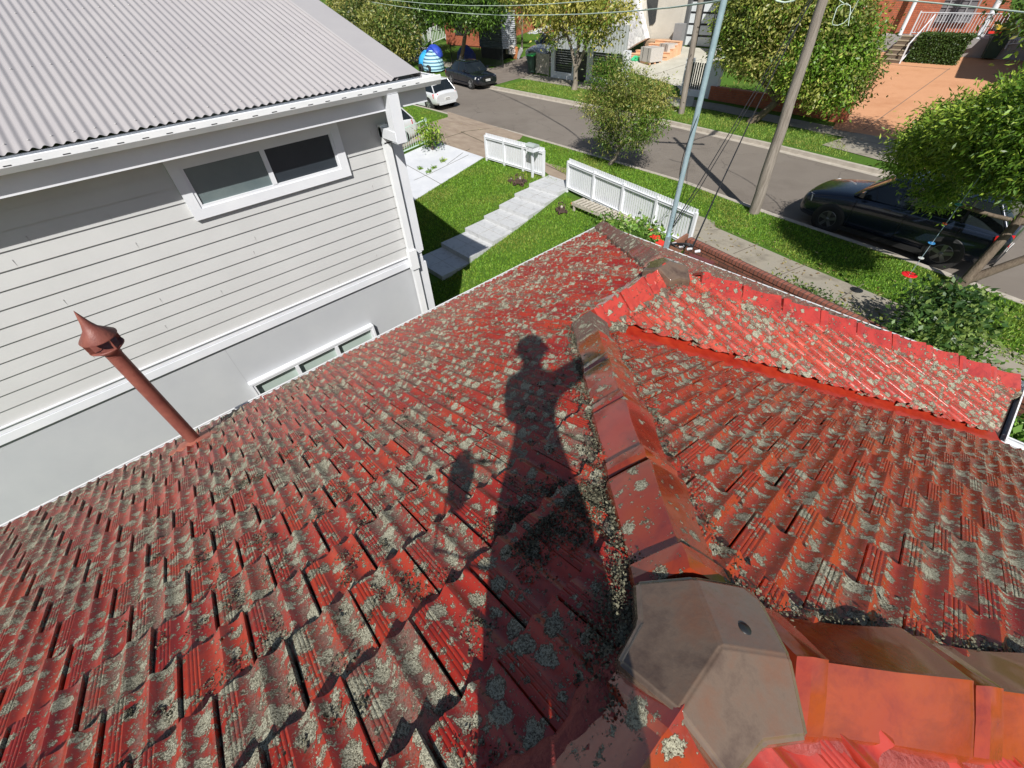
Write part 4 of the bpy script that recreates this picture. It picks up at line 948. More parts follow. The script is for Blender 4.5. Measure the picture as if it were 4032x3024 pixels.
bush('trailing_plant', 'thin trailing plant hanging over the footpath beyond the end of the front gutter', [bl(3860, 1455, .5, .14), bl(3920, 1470, .4, .12), bl(3960, 1490, .5, .12), bl(3800, 1420, .7, .14)], 500, .09, GB)
bush('leafy_plant', 'bright green plant under the gutter corner at the right edge', [bl(4020, 1710, .9, .3), bl(4060, 1750, 1.0, .3), bl(4010, 1660, .6, .2)], 1100, .12, GB)
bush('spindly_plant', 'spindly green plant on a stake at the end of the pale green railing', [(p.x, p.y, p.z, r) for p, r in ((P(1690, 500, .9), .3), (P(1680, 520, .7), .28), (P(1705, 540, .4), .25), (P(1700, 490, 1.05), .2), (P(1690, 555, .1), .25))], 900, .13, G1, shell=.1)
for px, py, r, lab in ((1745, 638, .12, 'right'), (1655, 667, .1, 'x'), (1690, 680, .13, 'y'), (1710, 665, .1, 'z')):
    p = PT(px, py)
    stuff_l = {'right': 'largest weed tuft growing from the crack in the white driveway', 'x': 'lone weed tuft at the driveway side of the white concrete', 'y': 'lower weed tuft in the crack of the white driveway', 'z': 'small weed tuft just above the lower one in the driveway crack'}[lab]
    v, f, c = leaves([(p.x, p.y, p.z+.05)], [r], 90, .09, G1, .1); o = raw('weed', v, f, LEAF, c); tag(o, stuff_l, 'weed', 'weeds in the white driveway')
for px, py, col, lab, s in ((2563, 905, (.8, .16, .08), 'small coral flower at the top of the shrub by the fence', .07), (2580, 937, (.75, .05, .02), 'red flower among the shrub leaves left of the steel pole', .13), (2608, 962, (.8, .05, .03), 'large red flower with broad petals at the foot of the steel pole', .16)):
    p = P(px, py, .55 if s < .1 else .75); t = thing('hibiscus_flower', lab, 'flower', p, 0, 'red flowers by the pole')
    mm = noisy('petal_'+str(s), tuple(x*.9 for x in col), col, 8, .5)
    for k in range(5):
        a = k*1.257; m = MB(); d = Vector((math.cos(a), math.sin(a), .35)); e = Vector((-d.y, d.x, 0)); pts = [Vector((0, 0, 0))]
        m.add([p, p+d*s*.5+e*s*.45, p+d*s*1.05+e*s*.25+Vector((0, 0, -.02)), p+d*s*1.05-e*s*.25+Vector((0, 0, -.02)), p+d*s*.5-e*s*.45], [(0, 1, 2, 3, 4)]); m.build('petal', mm, t)

# ------------------------------------------------------------ brick garden wall, timber panel, mast and poles
wa = P(2742, 943, .95); wb = P(3442, 1269, .95); wd = (wb-wa).normalized(); wa = wa-wd*.15; Lw = 6.5; rz = math.atan2(wd.y, wd.x)
t = thing('brick_wall', 'low red brown brick garden wall with soldier course coping beside the footpath', 'wall', (wa.x, wa.y, 0), rz)
m = MB(); m.bb((0, -.115, -1.0), (Lw, 0, .86)); local(m.build('wall', BRK1), t)
m = MB(); m.bb((-.01, -.13, .861), (Lw, .012, .95)); local(m.build('coping', BRKTOP), t)
pb, pt_ = P(2640, 975, -.1), P(2706, 925, .95)
t = thing('timber_panel', 'brown timber fence panel between the white fence and the brick wall', 'fence panel', (-5.3, 10.35, -.3))
m = MB(); a, b = Vector((-5.42, 10.62, 0)), Vector((-4.85, 9.3, 0)); dd = (b-a).normalized(); nn = Vector((-dd.y, dd.x, 0))
a, b = P(2706, 925, .95), P(2590, 1000, .95); a.z = b.z = 0
m.prism([a+Vector((0, 0, -.7)), b+Vector((0, 0, -.9)), b+Vector((0, 0, .95)), a+Vector((0, 0, .95))], (.03, .02, 0)); m.build('panel', BROWNF, t)
m = MB(); m.beam(a+Vector((0, 0, .967)), b+Vector((0, 0, .967)), .06, .03); m.build('cap_rail', BROWNF, t)
# galvanised service mast
mb_ = Vector((-3.12, 5.99, 2.25)); mt_ = Vector((-3.12+.03, 5.99, 6.6))
t = thing('service_mast', 'tall galvanised steel mast clamped to the front gutter of the tiled roof', 'pole', mb_)
m = MB(); m.tube([mb_, mt_], .036, n=20); m.build('pipe', GALV, t)
m = MB(); m.bb((mb_.x+.02, mb_.y-.10, 2.2), (mb_.x+.07, mb_.y-.02, 2.62)); m.build('bracket', GALV, t)
m = MB(); m.tube([(mt_.x, mt_.y, 6.6), (mt_.x, mt_.y, 6.68)], .045, n=16); m.build('cap', GALV, t)
m = MB(); pts = [mb_+Vector((.01, -.045, .1+k*.03)) for k in range(8)]; hx = []
for k in range(90): z = 2.75+k*.028; a = k*.11; hx.append((mb_.x+math.cos(a)*.043, mb_.y+math.sin(a)*.043, z))
m.tube(hx, .006, n=5); m.build('wound_cable', CABLE, t)
# timber power pole on the near verge
pbse = P(2968, 838, 0); ptop = PY(3242, 0, pbse.y+.02)
pdir = (ptop-pbse); ph = pdir.z; ptop = pbse+pdir*(8.1/ph)
t = thing('power_pole', 'weathered grey timber power pole on the near verge beside the dark parked car', 'pole', pbse)
m = MB(); n = 14; pts = [pbse.lerp(ptop, k/n)+Vector((.012*math.sin(k*2.1), .01*math.cos(k*1.3), 0)) for k in range(n+1)]; pts[0] = pbse-Vector((0, 0, .2))
m.tube(pts, [.16-.085*k/n for k in range(n+1)], n=18); m.build('shaft', TIMBER, t)
def at(z): return pbse+pdir*(z/ph)
ca = at(7.3); m = MB(); m.beam(ca-Vector((.9, .5, 0)), ca+Vector((.9, .5, 0)), .10, .10); m.build('cross_arm', TIMBER, t)
ca2 = at(6.5); m = MB(); m.beam(ca2-Vector((.55, -.35, 0)), ca2+Vector((.55, -.35, 0)), .09, .09); m.build('cross_arm', TIMBER, t)
for k in (-1, -.4, .4, 1): m = MB(); m.lathe([(.035, 0), (.05, .03), (.03, .06), (.045, .09), (.0, .12)], ca+Vector((.85, .47, 0))*k+Vector((0, 0, .05)), n=10); m.build('insulator', WHITE, t)
la = at(6.9); le = la+Vector((.35, 1.9, .35)); m = MB(); m.tube([la, la+Vector((.15, 1.0, .3)), le], .028, n=8); la_ = m.build('lamp_arm', GALV, t)
m = MB(); m.loft([[le+Vector((x*w_, y, z)) for x, z in ((-.12, 0), (-.08, .06), (.08, .06), (.12, 0), (.07, -.05), (-.07, -.05))] for y, w_ in ((-.05, .5), (.05, 1), (.35, 1.1), (.5, .6))], 0, True, True); attach(m.build('lamp_head', GALV), la_)
# far poles
def fpole(label, px, py, px2, py2, r, h, mat=TIMBER, arm=False):
    b = PT(px, py); q = PY(px2, py2, b.y); d = q-b; top = b+d*((h-b.z)/d.z); t = thing('power_pole', label, 'pole', b)
    m = MB(); m.tube([b-Vector((0, 0, .2)), b.lerp(top, .5)+Vector((.03, 0, 0)), top], [r, r*.85, r*.7], n=12); m.build('shaft', mat, t)
    a = b+d*((h-.6-b.z)/d.z); m = MB(); m.beam(a-Vector((.8, .3, 0)), a+Vector((.8, .3, 0)), .1, .1); m.build('cross_arm', mat, t); return t, a
p2, a2 = fpole('timber power pole on the far verge in front of the pale garage driveway', 2682, 447, 2757, 0, .15, 8.)
p3, a3 = fpole('thin leaning grey pole beyond the blue covered load', 1666, 225, 1625, 0, .14, 7.5)
# wires
def wire(label, pts, r, mat, name='overhead_wire', sag=.0, group=None, cat='wire', n=24):
    m = MB(); pts = [Vector(p) for p in pts]
    if len(pts) == 2:
        a, b = pts; pts = [a.lerp(b, i/n)-Vector((0, 0, sag*4*(i/n)*(1-i/n))) for i in range(n+1)]
    m.tube(pts, r, n=6); return tag(m.build(name, mat), label, cat, group)
def through(a, b):      # wire passing two sight points at given Y depths
    return [PY(*a), PY(*b)]
wA = [PY(1405, -2, 24), PY(1560, 24, 22.5), PY(1700, 42, 21), PY(1842, 54, 19.5), PY(1980, 60, 18), PY(2114, 60, 16.6), PY(2290, 56, 14.8), PY(2466, 46, 13), PY(2640, 30, 11.2), PY(2790, 10, 9.6), PY(2900, -8, 8.4)]
wire('lower pale overhead wire sweeping from the corrugated roof to the steel mast', wA, .017, WIRE, group=None)
wB = [PY(1515, -2, 22), PY(1680, 14, 20.5), PY(1842, 22, 19), PY(2000, 22.5, 17.6), PY(2140, 18, 16.2), PY(2300, 5, 14.6), PY(2380, -6, 13.8)]
wire('upper pale overhead wire crossing the street trees at the top', wB, .015, WIRE)
wC = [PY(3480, -6, 14), PY(3640, 8, 13.6), PY(3800, 24, 13.1), PY(3950, 40, 12.6), PY(4080, 54, 12.2), PY(4400, 96, 11)]
wire('pale wire across the orange brick house at the top right', wC, .014, WIRE)
# service cables from the gutter clamp to the pole
clamp = PY(2722, 985, 6.05)
ptopc = at(5.9)
wire('thick black twisted service cable rising from the front gutter to the timber pole', [clamp, PY(2740, 945, 6.5), PY(2822, 760, 8.2), PY(2885, 625, 9.8), PY(2943, 500, 11), PY(3060, 260, 12.6), ptopc], .013, CABLE, 'service_cable', cat='cable')
ms = Vector((-3.10, 5.96, 2.9))
for (x, y), r, lab in (((2955, 385), .0085, 'upper thin black cable from the steel mast to the timber pole'), ((3020, 330), .0075, 'lower thin black cable from the steel mast to the timber pole')):
    off = 0 if x == 2955 else 14
    wire(lab, [ms+Vector((0, 0, -.02*off/5)), PY(2640+off*.4, 900, 6.2), PY(2742+off, 740, 7.4), PY(2850+off, 560, 9), PY(2940+off, 410, 10.5), at(5.5 if off else 5.7)], r, CABLE, 'service_cable', cat='cable')
t = thing('cable_clamp', 'bundle of black cables and white connectors fixed on the front gutter by the mast', 'cable bundle', clamp)
g = random.Random(2)
for i in range(5):
    q0 = clamp; pts = [q0+Vector((0, 0, .05))]
    for k in range(1, 9): f_ = k/8; pts.append(q0+Vector((-.42*f_+.05*math.sin(f_*7+i), -.02+.05*math.cos(f_*6+i*1.3), .05+.06*math.sin(f_*5+i*.7)-.05*f_)))
    m = MB(); m.tube(pts, .009, n=6); m.build('cable', CABLE, t)
for i in range(4): m = MB(); q0 = clamp+Vector((-.32+i*.13, -.03+.01*i, -.0)); m.tube([q0, q0+Vector((.06, .01, .03))], .022, n=10); m.build('connector', WHITE, t)
m = MB(); q0 = clamp+Vector((.02, .0, -.05)); m.bb(q0+Vector((-.02, -.06, -.05)), q0+Vector((.38, .03, -.01))); m.build('bracket', noisy('maroon_bracket', (.12, .03, .03), (.16, .05, .045), 4, .5), t)
# loop of pale wire hanging before the big far tree
q0 = PY(3330, 30, 11.5); m = MB(); pts = []
for k in range(26): a = k*.42; pts.append(q0+Vector((.16*math.cos(a)*(1-.25*math.sin(k)), .06*math.sin(a*1.3), .22*math.sin(a)+.02*k-.25)))
m.tube(pts, .006, n=6); tag(m.build('wire_coil', WIRE), 'loose curl of pale wire hanging in front of the big green tree', 'wire')
wire('short pale wire loop hanging at the top of the timber pole', [PY(3040, -12, 13.6), PY(3060, 4, 13.6), PY(3090, 10, 13.6), PY(3125, 3, 13.6), PY(3150, -14, 13.6)], .02, WIRE, 'wire_loop')
# hanging wind chime of coloured discs in the verge tree
c0, c1 = PY(3770, 800, 12.3), PY(3578, 1085, 11.6)
t = thing('wind_chime', 'string of coloured glass discs hanging from the verge tree, ending in a red dish', 'wind chime', c1)
c1_ = P(3578, 1085, .95); c0_ = Vector((c1_.x, c1_.y, 2.35))
qa, qb = PX(3578, 1085, c1_.x), None
m = MB(); m.tube([c1_, c0_+Vector((.02, 0, .6))], .006, n=6); m.build('cord', GALV, t)
for f_, col, r in ((.0, (.75, .02, .03), .135), (.26, (.6, .62, .6), .05), (.48, (.05, .25, .55), .06), (.75, (.8, .18, .05), .04), (1.0, (.1, .4, .28), .06)):
    q0 = c1_.lerp(c0_, f_); mm = noisy('chime_%d' % int(f_*100), tuple(x*.85 for x in col), col, 9, .25)
    m = MB(); m.lathe([(0, .0), (r*.6, .004), (r, .02), (r*.95, .028), (r*.5, .014), (0, .012)], q0, n=18); m.build('disc', mm, t)

# ------------------------------------------------------------ cars
TYRE = RUBBER; RIM = noisy('alloy_rim', (.35, .36, .37), (.5, .51, .52), 6, .3, metal=.7); RIMD = noisy('dark_rim', (.16, .165, .17), (.22, .225, .23), 6, .3, metal=.7)
CHROME = noisy('chrome', (.6, .6, .62), (.7, .7, .72), 4, .15, metal=.9); LAMP = noisy('headlamp_lens', (.62, .64, .66), (.8, .82, .84), 20, .1); TAIL = noisy('tail_lamp', (.5, .01, .015), (.65, .02, .02), 12, .15)
CARGLASS = noisy('car_glass', (.008, .011, .013), (.015, .02, .022), 1, .05, spec=.7); TRIM = noisy('black_trim', (.012, .012, .013), (.02, .02, .02), 5, .5); PLATE = noisy('number_plate', (.75, .75, .72), (.8, .8, .78), 5, .5)
PLATETXT = noisy('plate_letters', (.02, .02, .03), (.03, .03, .04), 5, .5)
def car(name, label, cat, loc, rz, col, L, W, Ht, wb, kind='sedan', rim=RIM, wr=.32, group='parked cars'):
    t = thing(name, label, cat, loc, rz, group); pm = paint('paint_'+label[:14].replace(' ', '_'), col); hw = W/2; f0, r0 = L/2, -L/2
    fa_, ra_ = wb/2+.02, -wb/2+.02; hood = Ht*(.60 if kind in ('sedan', 'hatch') else .64); belt = hood+.05; tail = {'sedan': hood+.06, 'hatch': belt+.02, 'suv': belt+.03, 'van': belt+.05}[kind]
    nose = .55*Ht if kind != 'van' else .5*Ht
    st = [(f0, .78, .30, nose*.82, nose*.86), (f0-.06, .9, .24, nose*.93, nose*.98), (f0-.25, .97, .21, nose*.98, nose*1.04), (fa_, 1., .22, hood*.96, hood), (.19*L if kind != 'van' else .3*L, 1., .2, belt*.97, belt), (0, 1., .2, belt, belt+.01), (-.2*L, 1., .2, belt+.01, belt+.02), (ra_, 1., .22, tail, tail+.01), (r0+.25, .97, .25, tail-.01, tail+.01), (r0+.05, .95, .3, tail-.05, tail-.03), (r0, .90, .36, tail-.18, tail-.14)]
    secs = []
    for x, k, zb, zs, zc in st:
        w_ = hw*k; secs.append([(x, -w_*.86, zb), (x, -w_*.985, zb+.10), (x, -w_, (zb+zs)*.5), (x, -w_*.985, zs-.09), (x, -w_*.90, zs), (x, -w_*.45, zc+.01), (x, 0, zc+.02), (x, w_*.45, zc+.01), (x, w_*.90, zs), (x, w_*.985, zs-.09), (x, w_, (zb+zs)*.5), (x, w_*.985, zb+.10), (x, w_*.86, zb)])
    m = MB(); m.loft(secs, 0, True, True, True); body = subsurf(local(m.build('body', pm), t), 1)
    # greenhouse
    xs = {'sedan': (.24, .09, -.20, -.36), 'hatch': (.27, .12, -.36, -.47), 'suv': (.24, .09, -.38, -.485), 'van': (.42, .26, -.46, -.49)}[kind]
    def ring(xf, xr, y, z, rr=.13):
        o = []
        for cx, cy, a0 in ((xf*L-rr, y-rr, 0), (xr*L+rr, y-rr, 1), (xr*L+rr, -y+rr, 2), (xf*L-rr, -y+rr, 3)):
            for k in range(4): a = (a0+k/3)*math.pi/2; o.append((cx+rr*math.cos(a), cy+rr*math.sin(a), z))
        return o
    zt = Ht-.03; b_ = ring(xs[0], xs[3], hw*.90, belt-.03); tp = ring(xs[1], xs[2], hw*.70, zt-.04, .1)
    m = MB(); m.loft([b_, [tuple(p*.45+q*.55+(0 if i != 1 else .012*(1 if p > 0 else -1)) for i, (p, q) in enumerate(zip(u_, v_))) for u_, v_ in zip(b_, tp)], tp], 0, True, True, False); local(m.build('windows', CARGLASS), t)
    r1 = ring(xs[1]+.012, xs[2]-.012, hw*.715, zt-.045, .12); r2 = ring(xs[1], xs[2], hw*.66, zt-.005, .12); r3 = ring(xs[1]-.06, xs[2]+.06, hw*.4, zt+.025, .1)
    m = MB(); m.loft([r1, r2, r3], 0, True, True, True); local(m.build('roof', pm), t)
    for i in (1, 5, 9, 13):                           # pillars
        m = MB(); m.tube([b_[i+1 if i in (1, 9) else i], tp[i+1 if i in (1, 9) else i]], .035, n=6); local(m.build('pillar', pm), t)
    for sg in (1, -1):
        for fx in ((-.055,) if kind != 'suv' else (-.05, -.28)):
            m = MB(); m.beam((fx*L, sg*hw*.905, belt), (fx*L, sg*hw*.715, zt-.05), .05, .02, 0, (0, sg, 0)); local(m.build('pillar', TRIM), t)
        m = MB(); m.loft([[(xs[0]*L-.28+dx, sg*(hw+.02+dy), belt+.03+dz) for dx, dz in ((-.05, 0), (.06, .01), (.04, .12), (-.05, .13))] for dy in (-.04, .12)], 0, True, True); local(m.build('mirror', pm), t)
        for fx in (.04, -.2): m = MB(); m.bb((fx*L-.09, sg*(hw-.005), belt-.14), (fx*L+.09, sg*(hw+.012), belt-.11)); local(m.build('door_handle', pm), t)
        for fx in (.20, -.055, -.30):
            m = MB(); m.bb((fx*L-.004, sg*(hw*.99), .34), (fx*L+.004, sg*(hw+.002), belt-.1)); local(m.build('door_gap', TRIM), t)
        m = MB(); m.bb((ra_+.36, sg*(hw*.93), .19), (fa_-.36, sg*(hw*1.003), .31)); local(m.build('sill', TRIM if kind == 'suv' else pm), t)
        # lamps
        m = MB(); m.loft([[(f0-.30, sg*hw*.93, nose*.80), (f0-.30, sg*hw*.90, nose*.94), (f0-.20, sg*hw*.9, nose*.95)], [(f0-.035, sg*hw*.56, nose*.74), (f0-.045, sg*hw*.56, nose*.90), (f0-.03, sg*hw*.55, nose*.92)]], 0, False, False, False)
        m.prism([(f0-.28, sg*hw*.96, nose*.76), (f0-.26, sg*hw*.95, nose*.92), (f0-.02, sg*hw*.60, nose*.90), (f0+.0, sg*hw*.60, nose*.74)], (-.02, 0, 0)); local(m.build('headlight', LAMP), t)
        m = MB(); m.prism([(r0+.26, sg*(hw*.975), tail-.10), (r0+.22, sg*(hw*.97), tail-.30), (r0-.01, sg*hw*.72, tail-.34), (r0+.02, sg*hw*.74, tail-.07)], (.03, 0, 0)); local(m.build('tail_light', TAIL), t)
    m = MB(); m.bb((f0-.02, -hw*.42, nose*.66), (f0+.012, hw*.42, nose*.86)); local(m.build('grille', TRIM), t)
    m = MB(); m.bb((f0-.03, -hw*.62, .26), (f0+.01, hw*.62, .40)); local(m.build('air_intake', TRIM), t)
    for x, s_ in ((f0+.016, 1), (r0-.016, -1)):
        z = .46 if s_ > 0 else .52; m = MB(); m.bb((x-.006, -.18, z), (x+.006, .18, z+.11)); pl_ = local(m.build('number_plate', PLATE), t)
        m = MB()
        for k in range(6): y = -.14+k*.05; m.bb((x+s_*.0065, y, z+.025), (x+s_*.008, y+.03, z+.085))
        o = m.build('plate_characters', PLATETXT); o.parent = pl_; stuff(o)
    if kind in ('hatch', 'suv'):
        m = MB(); m.bb((r0-.012, -hw*.7, .30), (r0+.05, hw*.7, .40)); local(m.build('rear_bumper_trim', TRIM if kind == 'suv' else pm), t)
    for x, nm in ((fa_, 'f'), (ra_, 'r')):
        for sg in (1, -1):
            Rx = Matrix.Rotation(-sg*math.pi/2, 3, 'X')
            m = MB(); m.lathe([(wr+.055, -.16), (wr+.055, .0), (wr+.045, .006), (0, .004)], (x, sg*(hw-.004), wr+.0), n=30, R=Rx); local(m.build('wheel_arch', TRIM), t)
            wt = local(MB().lathe([(wr*.62, -.1), (wr*.62, .03), (wr*.66, .045), (wr*.95, .045), (wr, .02), (wr, -.18), (wr*.6, -.19)], (x, sg*(hw-.03), wr), n=30, R=Rx).build('wheel', TYRE), t)
            m = MB()
            for k in range(5):
                a = k*2*math.pi/5+.3; c_ = Vector((x, sg*(hw+.008), wr)); d_ = Vector((math.cos(a), 0, math.sin(a))); e_ = Vector((-d_.z, 0, d_.x))
                m.prism([c_+d_*.03-e_*.035, c_+d_*.03+e_*.035, c_+d_*wr*.62+e_*.045, c_+d_*wr*.62-e_*.045], (0, -sg*.02, 0))
            m.lathe([(0, .02), (.045, .02), (.05, .0)], (x, sg*(hw-.01), wr), n=14, R=Rx); m.lathe([(wr*.55, .03), (wr*.64, .034), (wr*.64, .0)], (x, sg*(hw-.03), wr), n=30, R=Rx)
            o = m.build('rim', rim); o.parent = wt
    return t
def wheels_at(fw, rw, z, W, left_near=True, wb=2.7):
    """front and rear near-side wheel contact pixels -> centre and heading"""
    a, b = P(*fw, z), P(*rw, z); d = (a-b).normalized(); mid = (a+b)/2; n = Vector((-d.y, d.x, 0)); n = -n if left_near else n
    c = mid+n*(W/2-.08); return (c.x, c.y, z), math.atan2(d.y, d.x)
lo, rz = wheels_at((3234, 906), (3684, 1051), -.12, 1.87, True)
car('parked_suv', 'dark blue parked SUV in the shade of the verge tree at the right', 'car', lo, rz, (.010, .017, .034), 4.55, 1.87, 1.66, 2.70, 'suv', RIMD, .36)
lo, rz = wheels_at((1861, 350), (1779, 332), -.12, 1.75, False)
car('parked_sedan', 'black parked sedan facing right on the far side of the street', 'car', lo, -.12, (.008, .010, .018), 4.5, 1.74, 1.40, 2.65, 'sedan', RIM, .31)
car('parked_hatchback', 'white parked hatchback seen from behind below the corrugated roof corner', 'car', (-26.1, 16.45, -.12), math.pi+.03, (.72, .74, .76), 4.1, 1.7, 1.45, 2.57, 'hatch', RIM, .31)
car('parked_suv', 'white parked SUV half hidden behind the corner of the weatherboard house', 'car', (-21.2, 9.75, T(-20, 10)), -math.pi/2, (.72, .73, .74), 4.5, 1.85, 1.66, 2.65, 'suv', RIMD, .35)
car('parked_wagon', 'silver grey wagon facing the street beside the junk heap', 'car', (-29.0, 30.3, .28), -math.pi/2+.06, (.30, .33, .37), 4.5, 1.8, 1.68, 2.6, 'suv', RIM, .34)
car('parked_van', 'silver blue van with timber on its roof behind the wheelie bin', 'car', (-26.9, 31.6, .45), -math.pi/2+.06, (.34, .39, .45), 4.8, 1.9, 1.95, 2.9, 'van', RIM, .34)
def roofload(label, c, z, seed, n=7, L=3.6, group='timber loads on the car roofs'):
    g = random.Random(seed); t = thing('roof_load', label, 'timber', (c[0], c[1], z), 0, group)
    for k in range(n):
        x = c[0]-.7+k*.2+g.uniform(-.05, .05); y0 = c[1]-L/2+g.uniform(-.5, .4); m = MB(); m.beam((x, y0, z+.05+g.random()*.12), (x+g.uniform(-.15, .15), y0+L, z+.25+g.random()*.35), .13, .05); m.build('plank', [WHITE, BENCHW, TIMBER][g.randrange(3)], t)
    for y in (-1., 1.): m = MB(); m.beam((c[0]-.8, c[1]+y, z), (c[0]+.8, c[1]+y, z), .05, .05); m.build('rack_bar', BLACKM, t)
roofload('white boards and timber on the roof of the silver grey wagon', (-29.0, 30.2), 2.02, 1, 8); roofload('stack of grey and white timber on the roof of the silver blue van', (-26.9, 31.4), 2.46, 2, 8)

# ------------------------------------------------------------ neighbour's pale railing, neighbour things beyond
def railing(name, label, a, b, h, mat, sp=.11, group=None, r=.011, cat='railing', z=None, gate=False):
    a, b = Vector(a), Vector(b); t = thing(name, label, cat, a, 0, group); d = b-a; n = max(2, int(d.length/sp))
    for zz in (h, .10): m = MB(); m.beam(a+Vector((0, 0, zz)), b+Vector((0, 0, zz)), .05, .035); m.build('rail', mat, t)
    for k in range(n+1): p = a+d*(k/n); m = MB(); m.tube([p+Vector((0, 0, .08)), p+Vector((0, 0, h))], r, n=5); m.build('baluster', mat, t)
    for p in (a, b): m = MB(); m.bb(p+Vector((-.03, -.03, -.1)), p+Vector((.03, .03, h+.06))); m.build('post', mat, t)
    return t
PALEG = noisy('pale_green_metal', (.42, .55, .48), (.5, .63, .56), 5, .5)
railing('railing', 'pale green metal railing between the white driveway and the white SUV', PT(1545, 625), PT(1690, 562), .95, PALEG)
# across the street: left part
def slab(name, label, cat, lo, hi, mat, group=None): m = MB(); m.bb(lo, hi); return tag(m.build(name, mat), label, cat, group)
BLUET = noisy('blue_tarpaulin', (.03, .28, .62), (.05, .42, .78), 4, .4, bs=.05, bscale=4); BLUED = noisy('dark_blue_sheet', (.02, .05, .35), (.03, .08, .5), 4, .5, bs=.05, bscale=4)
def plaid():
    m, t, b = base_mat('striped_blue_cloth', .8); v = coords(t); wv = N(t, 'ShaderNodeTexWave', wave_type='BANDS', bands_direction='Z'); wv.inputs['Scale'].default_value = 1.5; t.links.new(v, wv.inputs[0])
    t.links.new(ramp(t, wv.outputs['Fac'], [(.25, (.06, .14, .22)), (.45, (.30, .55, .68)), (.8, (.42, .66, .75))]), b.inputs['Base Color']); return m
PL = plaid(); tb = PT(1705, 280); t = thing('covered_load', 'trailer load covered with a blue tarpaulin and a striped blue cloth', 'covered load', tb)
def blobby(c, r, seed, n=14, k=10):
    g = random.Random(seed); m = MB(); secs = []
    for i in range(k+1):
        f_ = i/k; s_ = math.sin(math.pi*(.12+.88*f_)/1.0*.5+.0) if False else (1-(f_**3)*.75); z = r[2]*f_
        secs.append([(c[0]+r[0]*s_*math.cos(a)*(1+.08*math.sin(3*a+seed)+g.uniform(-.03, .03)), c[1]+r[1]*s_*math.sin(a)*(1+.08*math.cos(2*a)+g.uniform(-.03, .03)), c[2]+z) for a in np.linspace(0, 2*math.pi, n, endpoint=False)])
    m.loft(secs, 0, True, True, True); return m
blobby((tb.x-1.0, tb.y+.3, .1), (.75, .8, 1.15), 1).build('tarpaulin', BLUET, t); blobby((tb.x+.25, tb.y, .1), (.85, .85, 1.25), 2).build('striped_cloth', PL, t); blobby((tb.x+.1, tb.y+.3, .9), (.8, .6, .75), 3).build('blue_sheet', BLUED, t)
for sx in (-.6, .5): m = MB(); m.lathe([(.1, -.08), (.26, -.08), (.28, 0), (.26, .08), (.1, .08)], (tb.x+sx, tb.y-.7, .25), n=18, R=Matrix.Rotation(math.pi/2, 3, 'X')); m.build('wheel', RUBBER, t)
railing('balustrade', 'white balustrade fence sloping up beside the far lawn, nearer one', PT(1640, 205)+Vector((0, 0, .0)), PT(1702, 175)+Vector((0, 0, .3)), .95, WHITE, .16, 'white balustrades', .03)
railing('balustrade', 'white balustrade fence in front of the orange brick house at the far left', PT(1702, 178)+Vector((0, 0, .1)), PT(1757, 165)+Vector((0, 0, .3)), 1.2, WHITE, .16, 'white balustrades', .03)
railing('balustrade', 'low white garden fence behind the blue covered load', PT(1640, 232), PT(1705, 232), .8, WHITE, .2, 'white balustrades', .03)
bq = PT(1790, 178)
t = thing('brick_house', 'orange brick house wall behind the tree with the whitewashed trunk', 'house', bq)
m = MB(); m.bb((bq.x-1.3, bq.y, -.2), (bq.x+4.0, bq.y+7, 3.1)); m.build('wall', BRK2, t)
m = MB(); m.prism([(bq.x-1.9, bq.y-.6, 3.1), (bq.x+4.6, bq.y-.6, 3.1), (bq.x+4.6, bq.y+3.5, 4.9), (bq.x-1.9, bq.y+3.5, 4.9)], (0, 0, .12)); m.build('roof', noisy('dark_roof', (.10, .08, .075), (.16, .13, .12), 3, .8), t)
m = MB(); m.bb((bq.x+.3, bq.y-.03, 1.3), (bq.x+1.5, bq.y+.0, 2.4)); m.build('window', GLASS, t)
# weatherboard house at the far top left
q0 = PY(1370, 20, 46); t = thing('weatherboard_house', 'grey weatherboard house glimpsed above the trees at the top left', 'house', (q0.x, q0.y, 1.5))
m = MB(); m.bb((q0.x-6, q0.y, 0), (q0.x+4, q0.y+6, q0.z+1)); m.build('wall', noisy('grey_board_wall', (.32, .33, .32), (.38, .39, .38), 2, .7), t)
m = MB(); m.prism([(q0.x-6.5, q0.y-.6, q0.z+1.), (q0.x+4.5, q0.y-.6, q0.z+1.), (q0.x+4.5, q0.y+4, q0.z+2.6), (q0.x-6.5, q0.y+4, q0.z+2.6)], (0, 0, .12)); m.build('roof', UNDER, t)
m = MB(); m.prism([(q0.x-.2, q0.y-.5, q0.z-1.3), (q0.x+1.4, q0.y-.5, q0.z-1.3), (q0.x+.6, q0.y-.5, q0.z-.4)], (0, .4, 0)); m.build('gable', WHITE, t)
# corrugated canopy (tray trailer) and black fence
q = PT(1856, 240); t = thing('corrugated_shed', 'dark corrugated iron shed between the whitewashed tree and the palms', 'shed', q)
CI = noisy('dark_corrugated_iron', (.10, .12, .14), (.17, .19, .21), 3, .5, metal=.2)
def corr_wall(a, b, z0, z1, mat, name, parent, pitch=.12, amp=.025, vertical=False):
    a, b = Vector(a), Vector(b); d = b-a; L = d.length; d.normalize(); nn = Vector((d.y, -d.x, 0)); m = MB()
    if vertical: n = int(L/pitch*6); m.loft([[a+d*(L*k/n)+nn*amp*math.sin(k*math.pi/3)+Vector((0, 0, z)) for z in (z0, z1)] for k in range(n+1)], 0, True, False, False)
    else: n = int((z1-z0)/pitch*6); m.loft([[p+nn*amp*math.sin(k*math.pi/3)+Vector((0, 0, z0+(z1-z0)*k/n)) for p in (a, b)] for k in range(n+1)], 0, True, False, False)
    return m.build(name, mat, parent)
sx0, sy0 = q.x, q.y+1.0
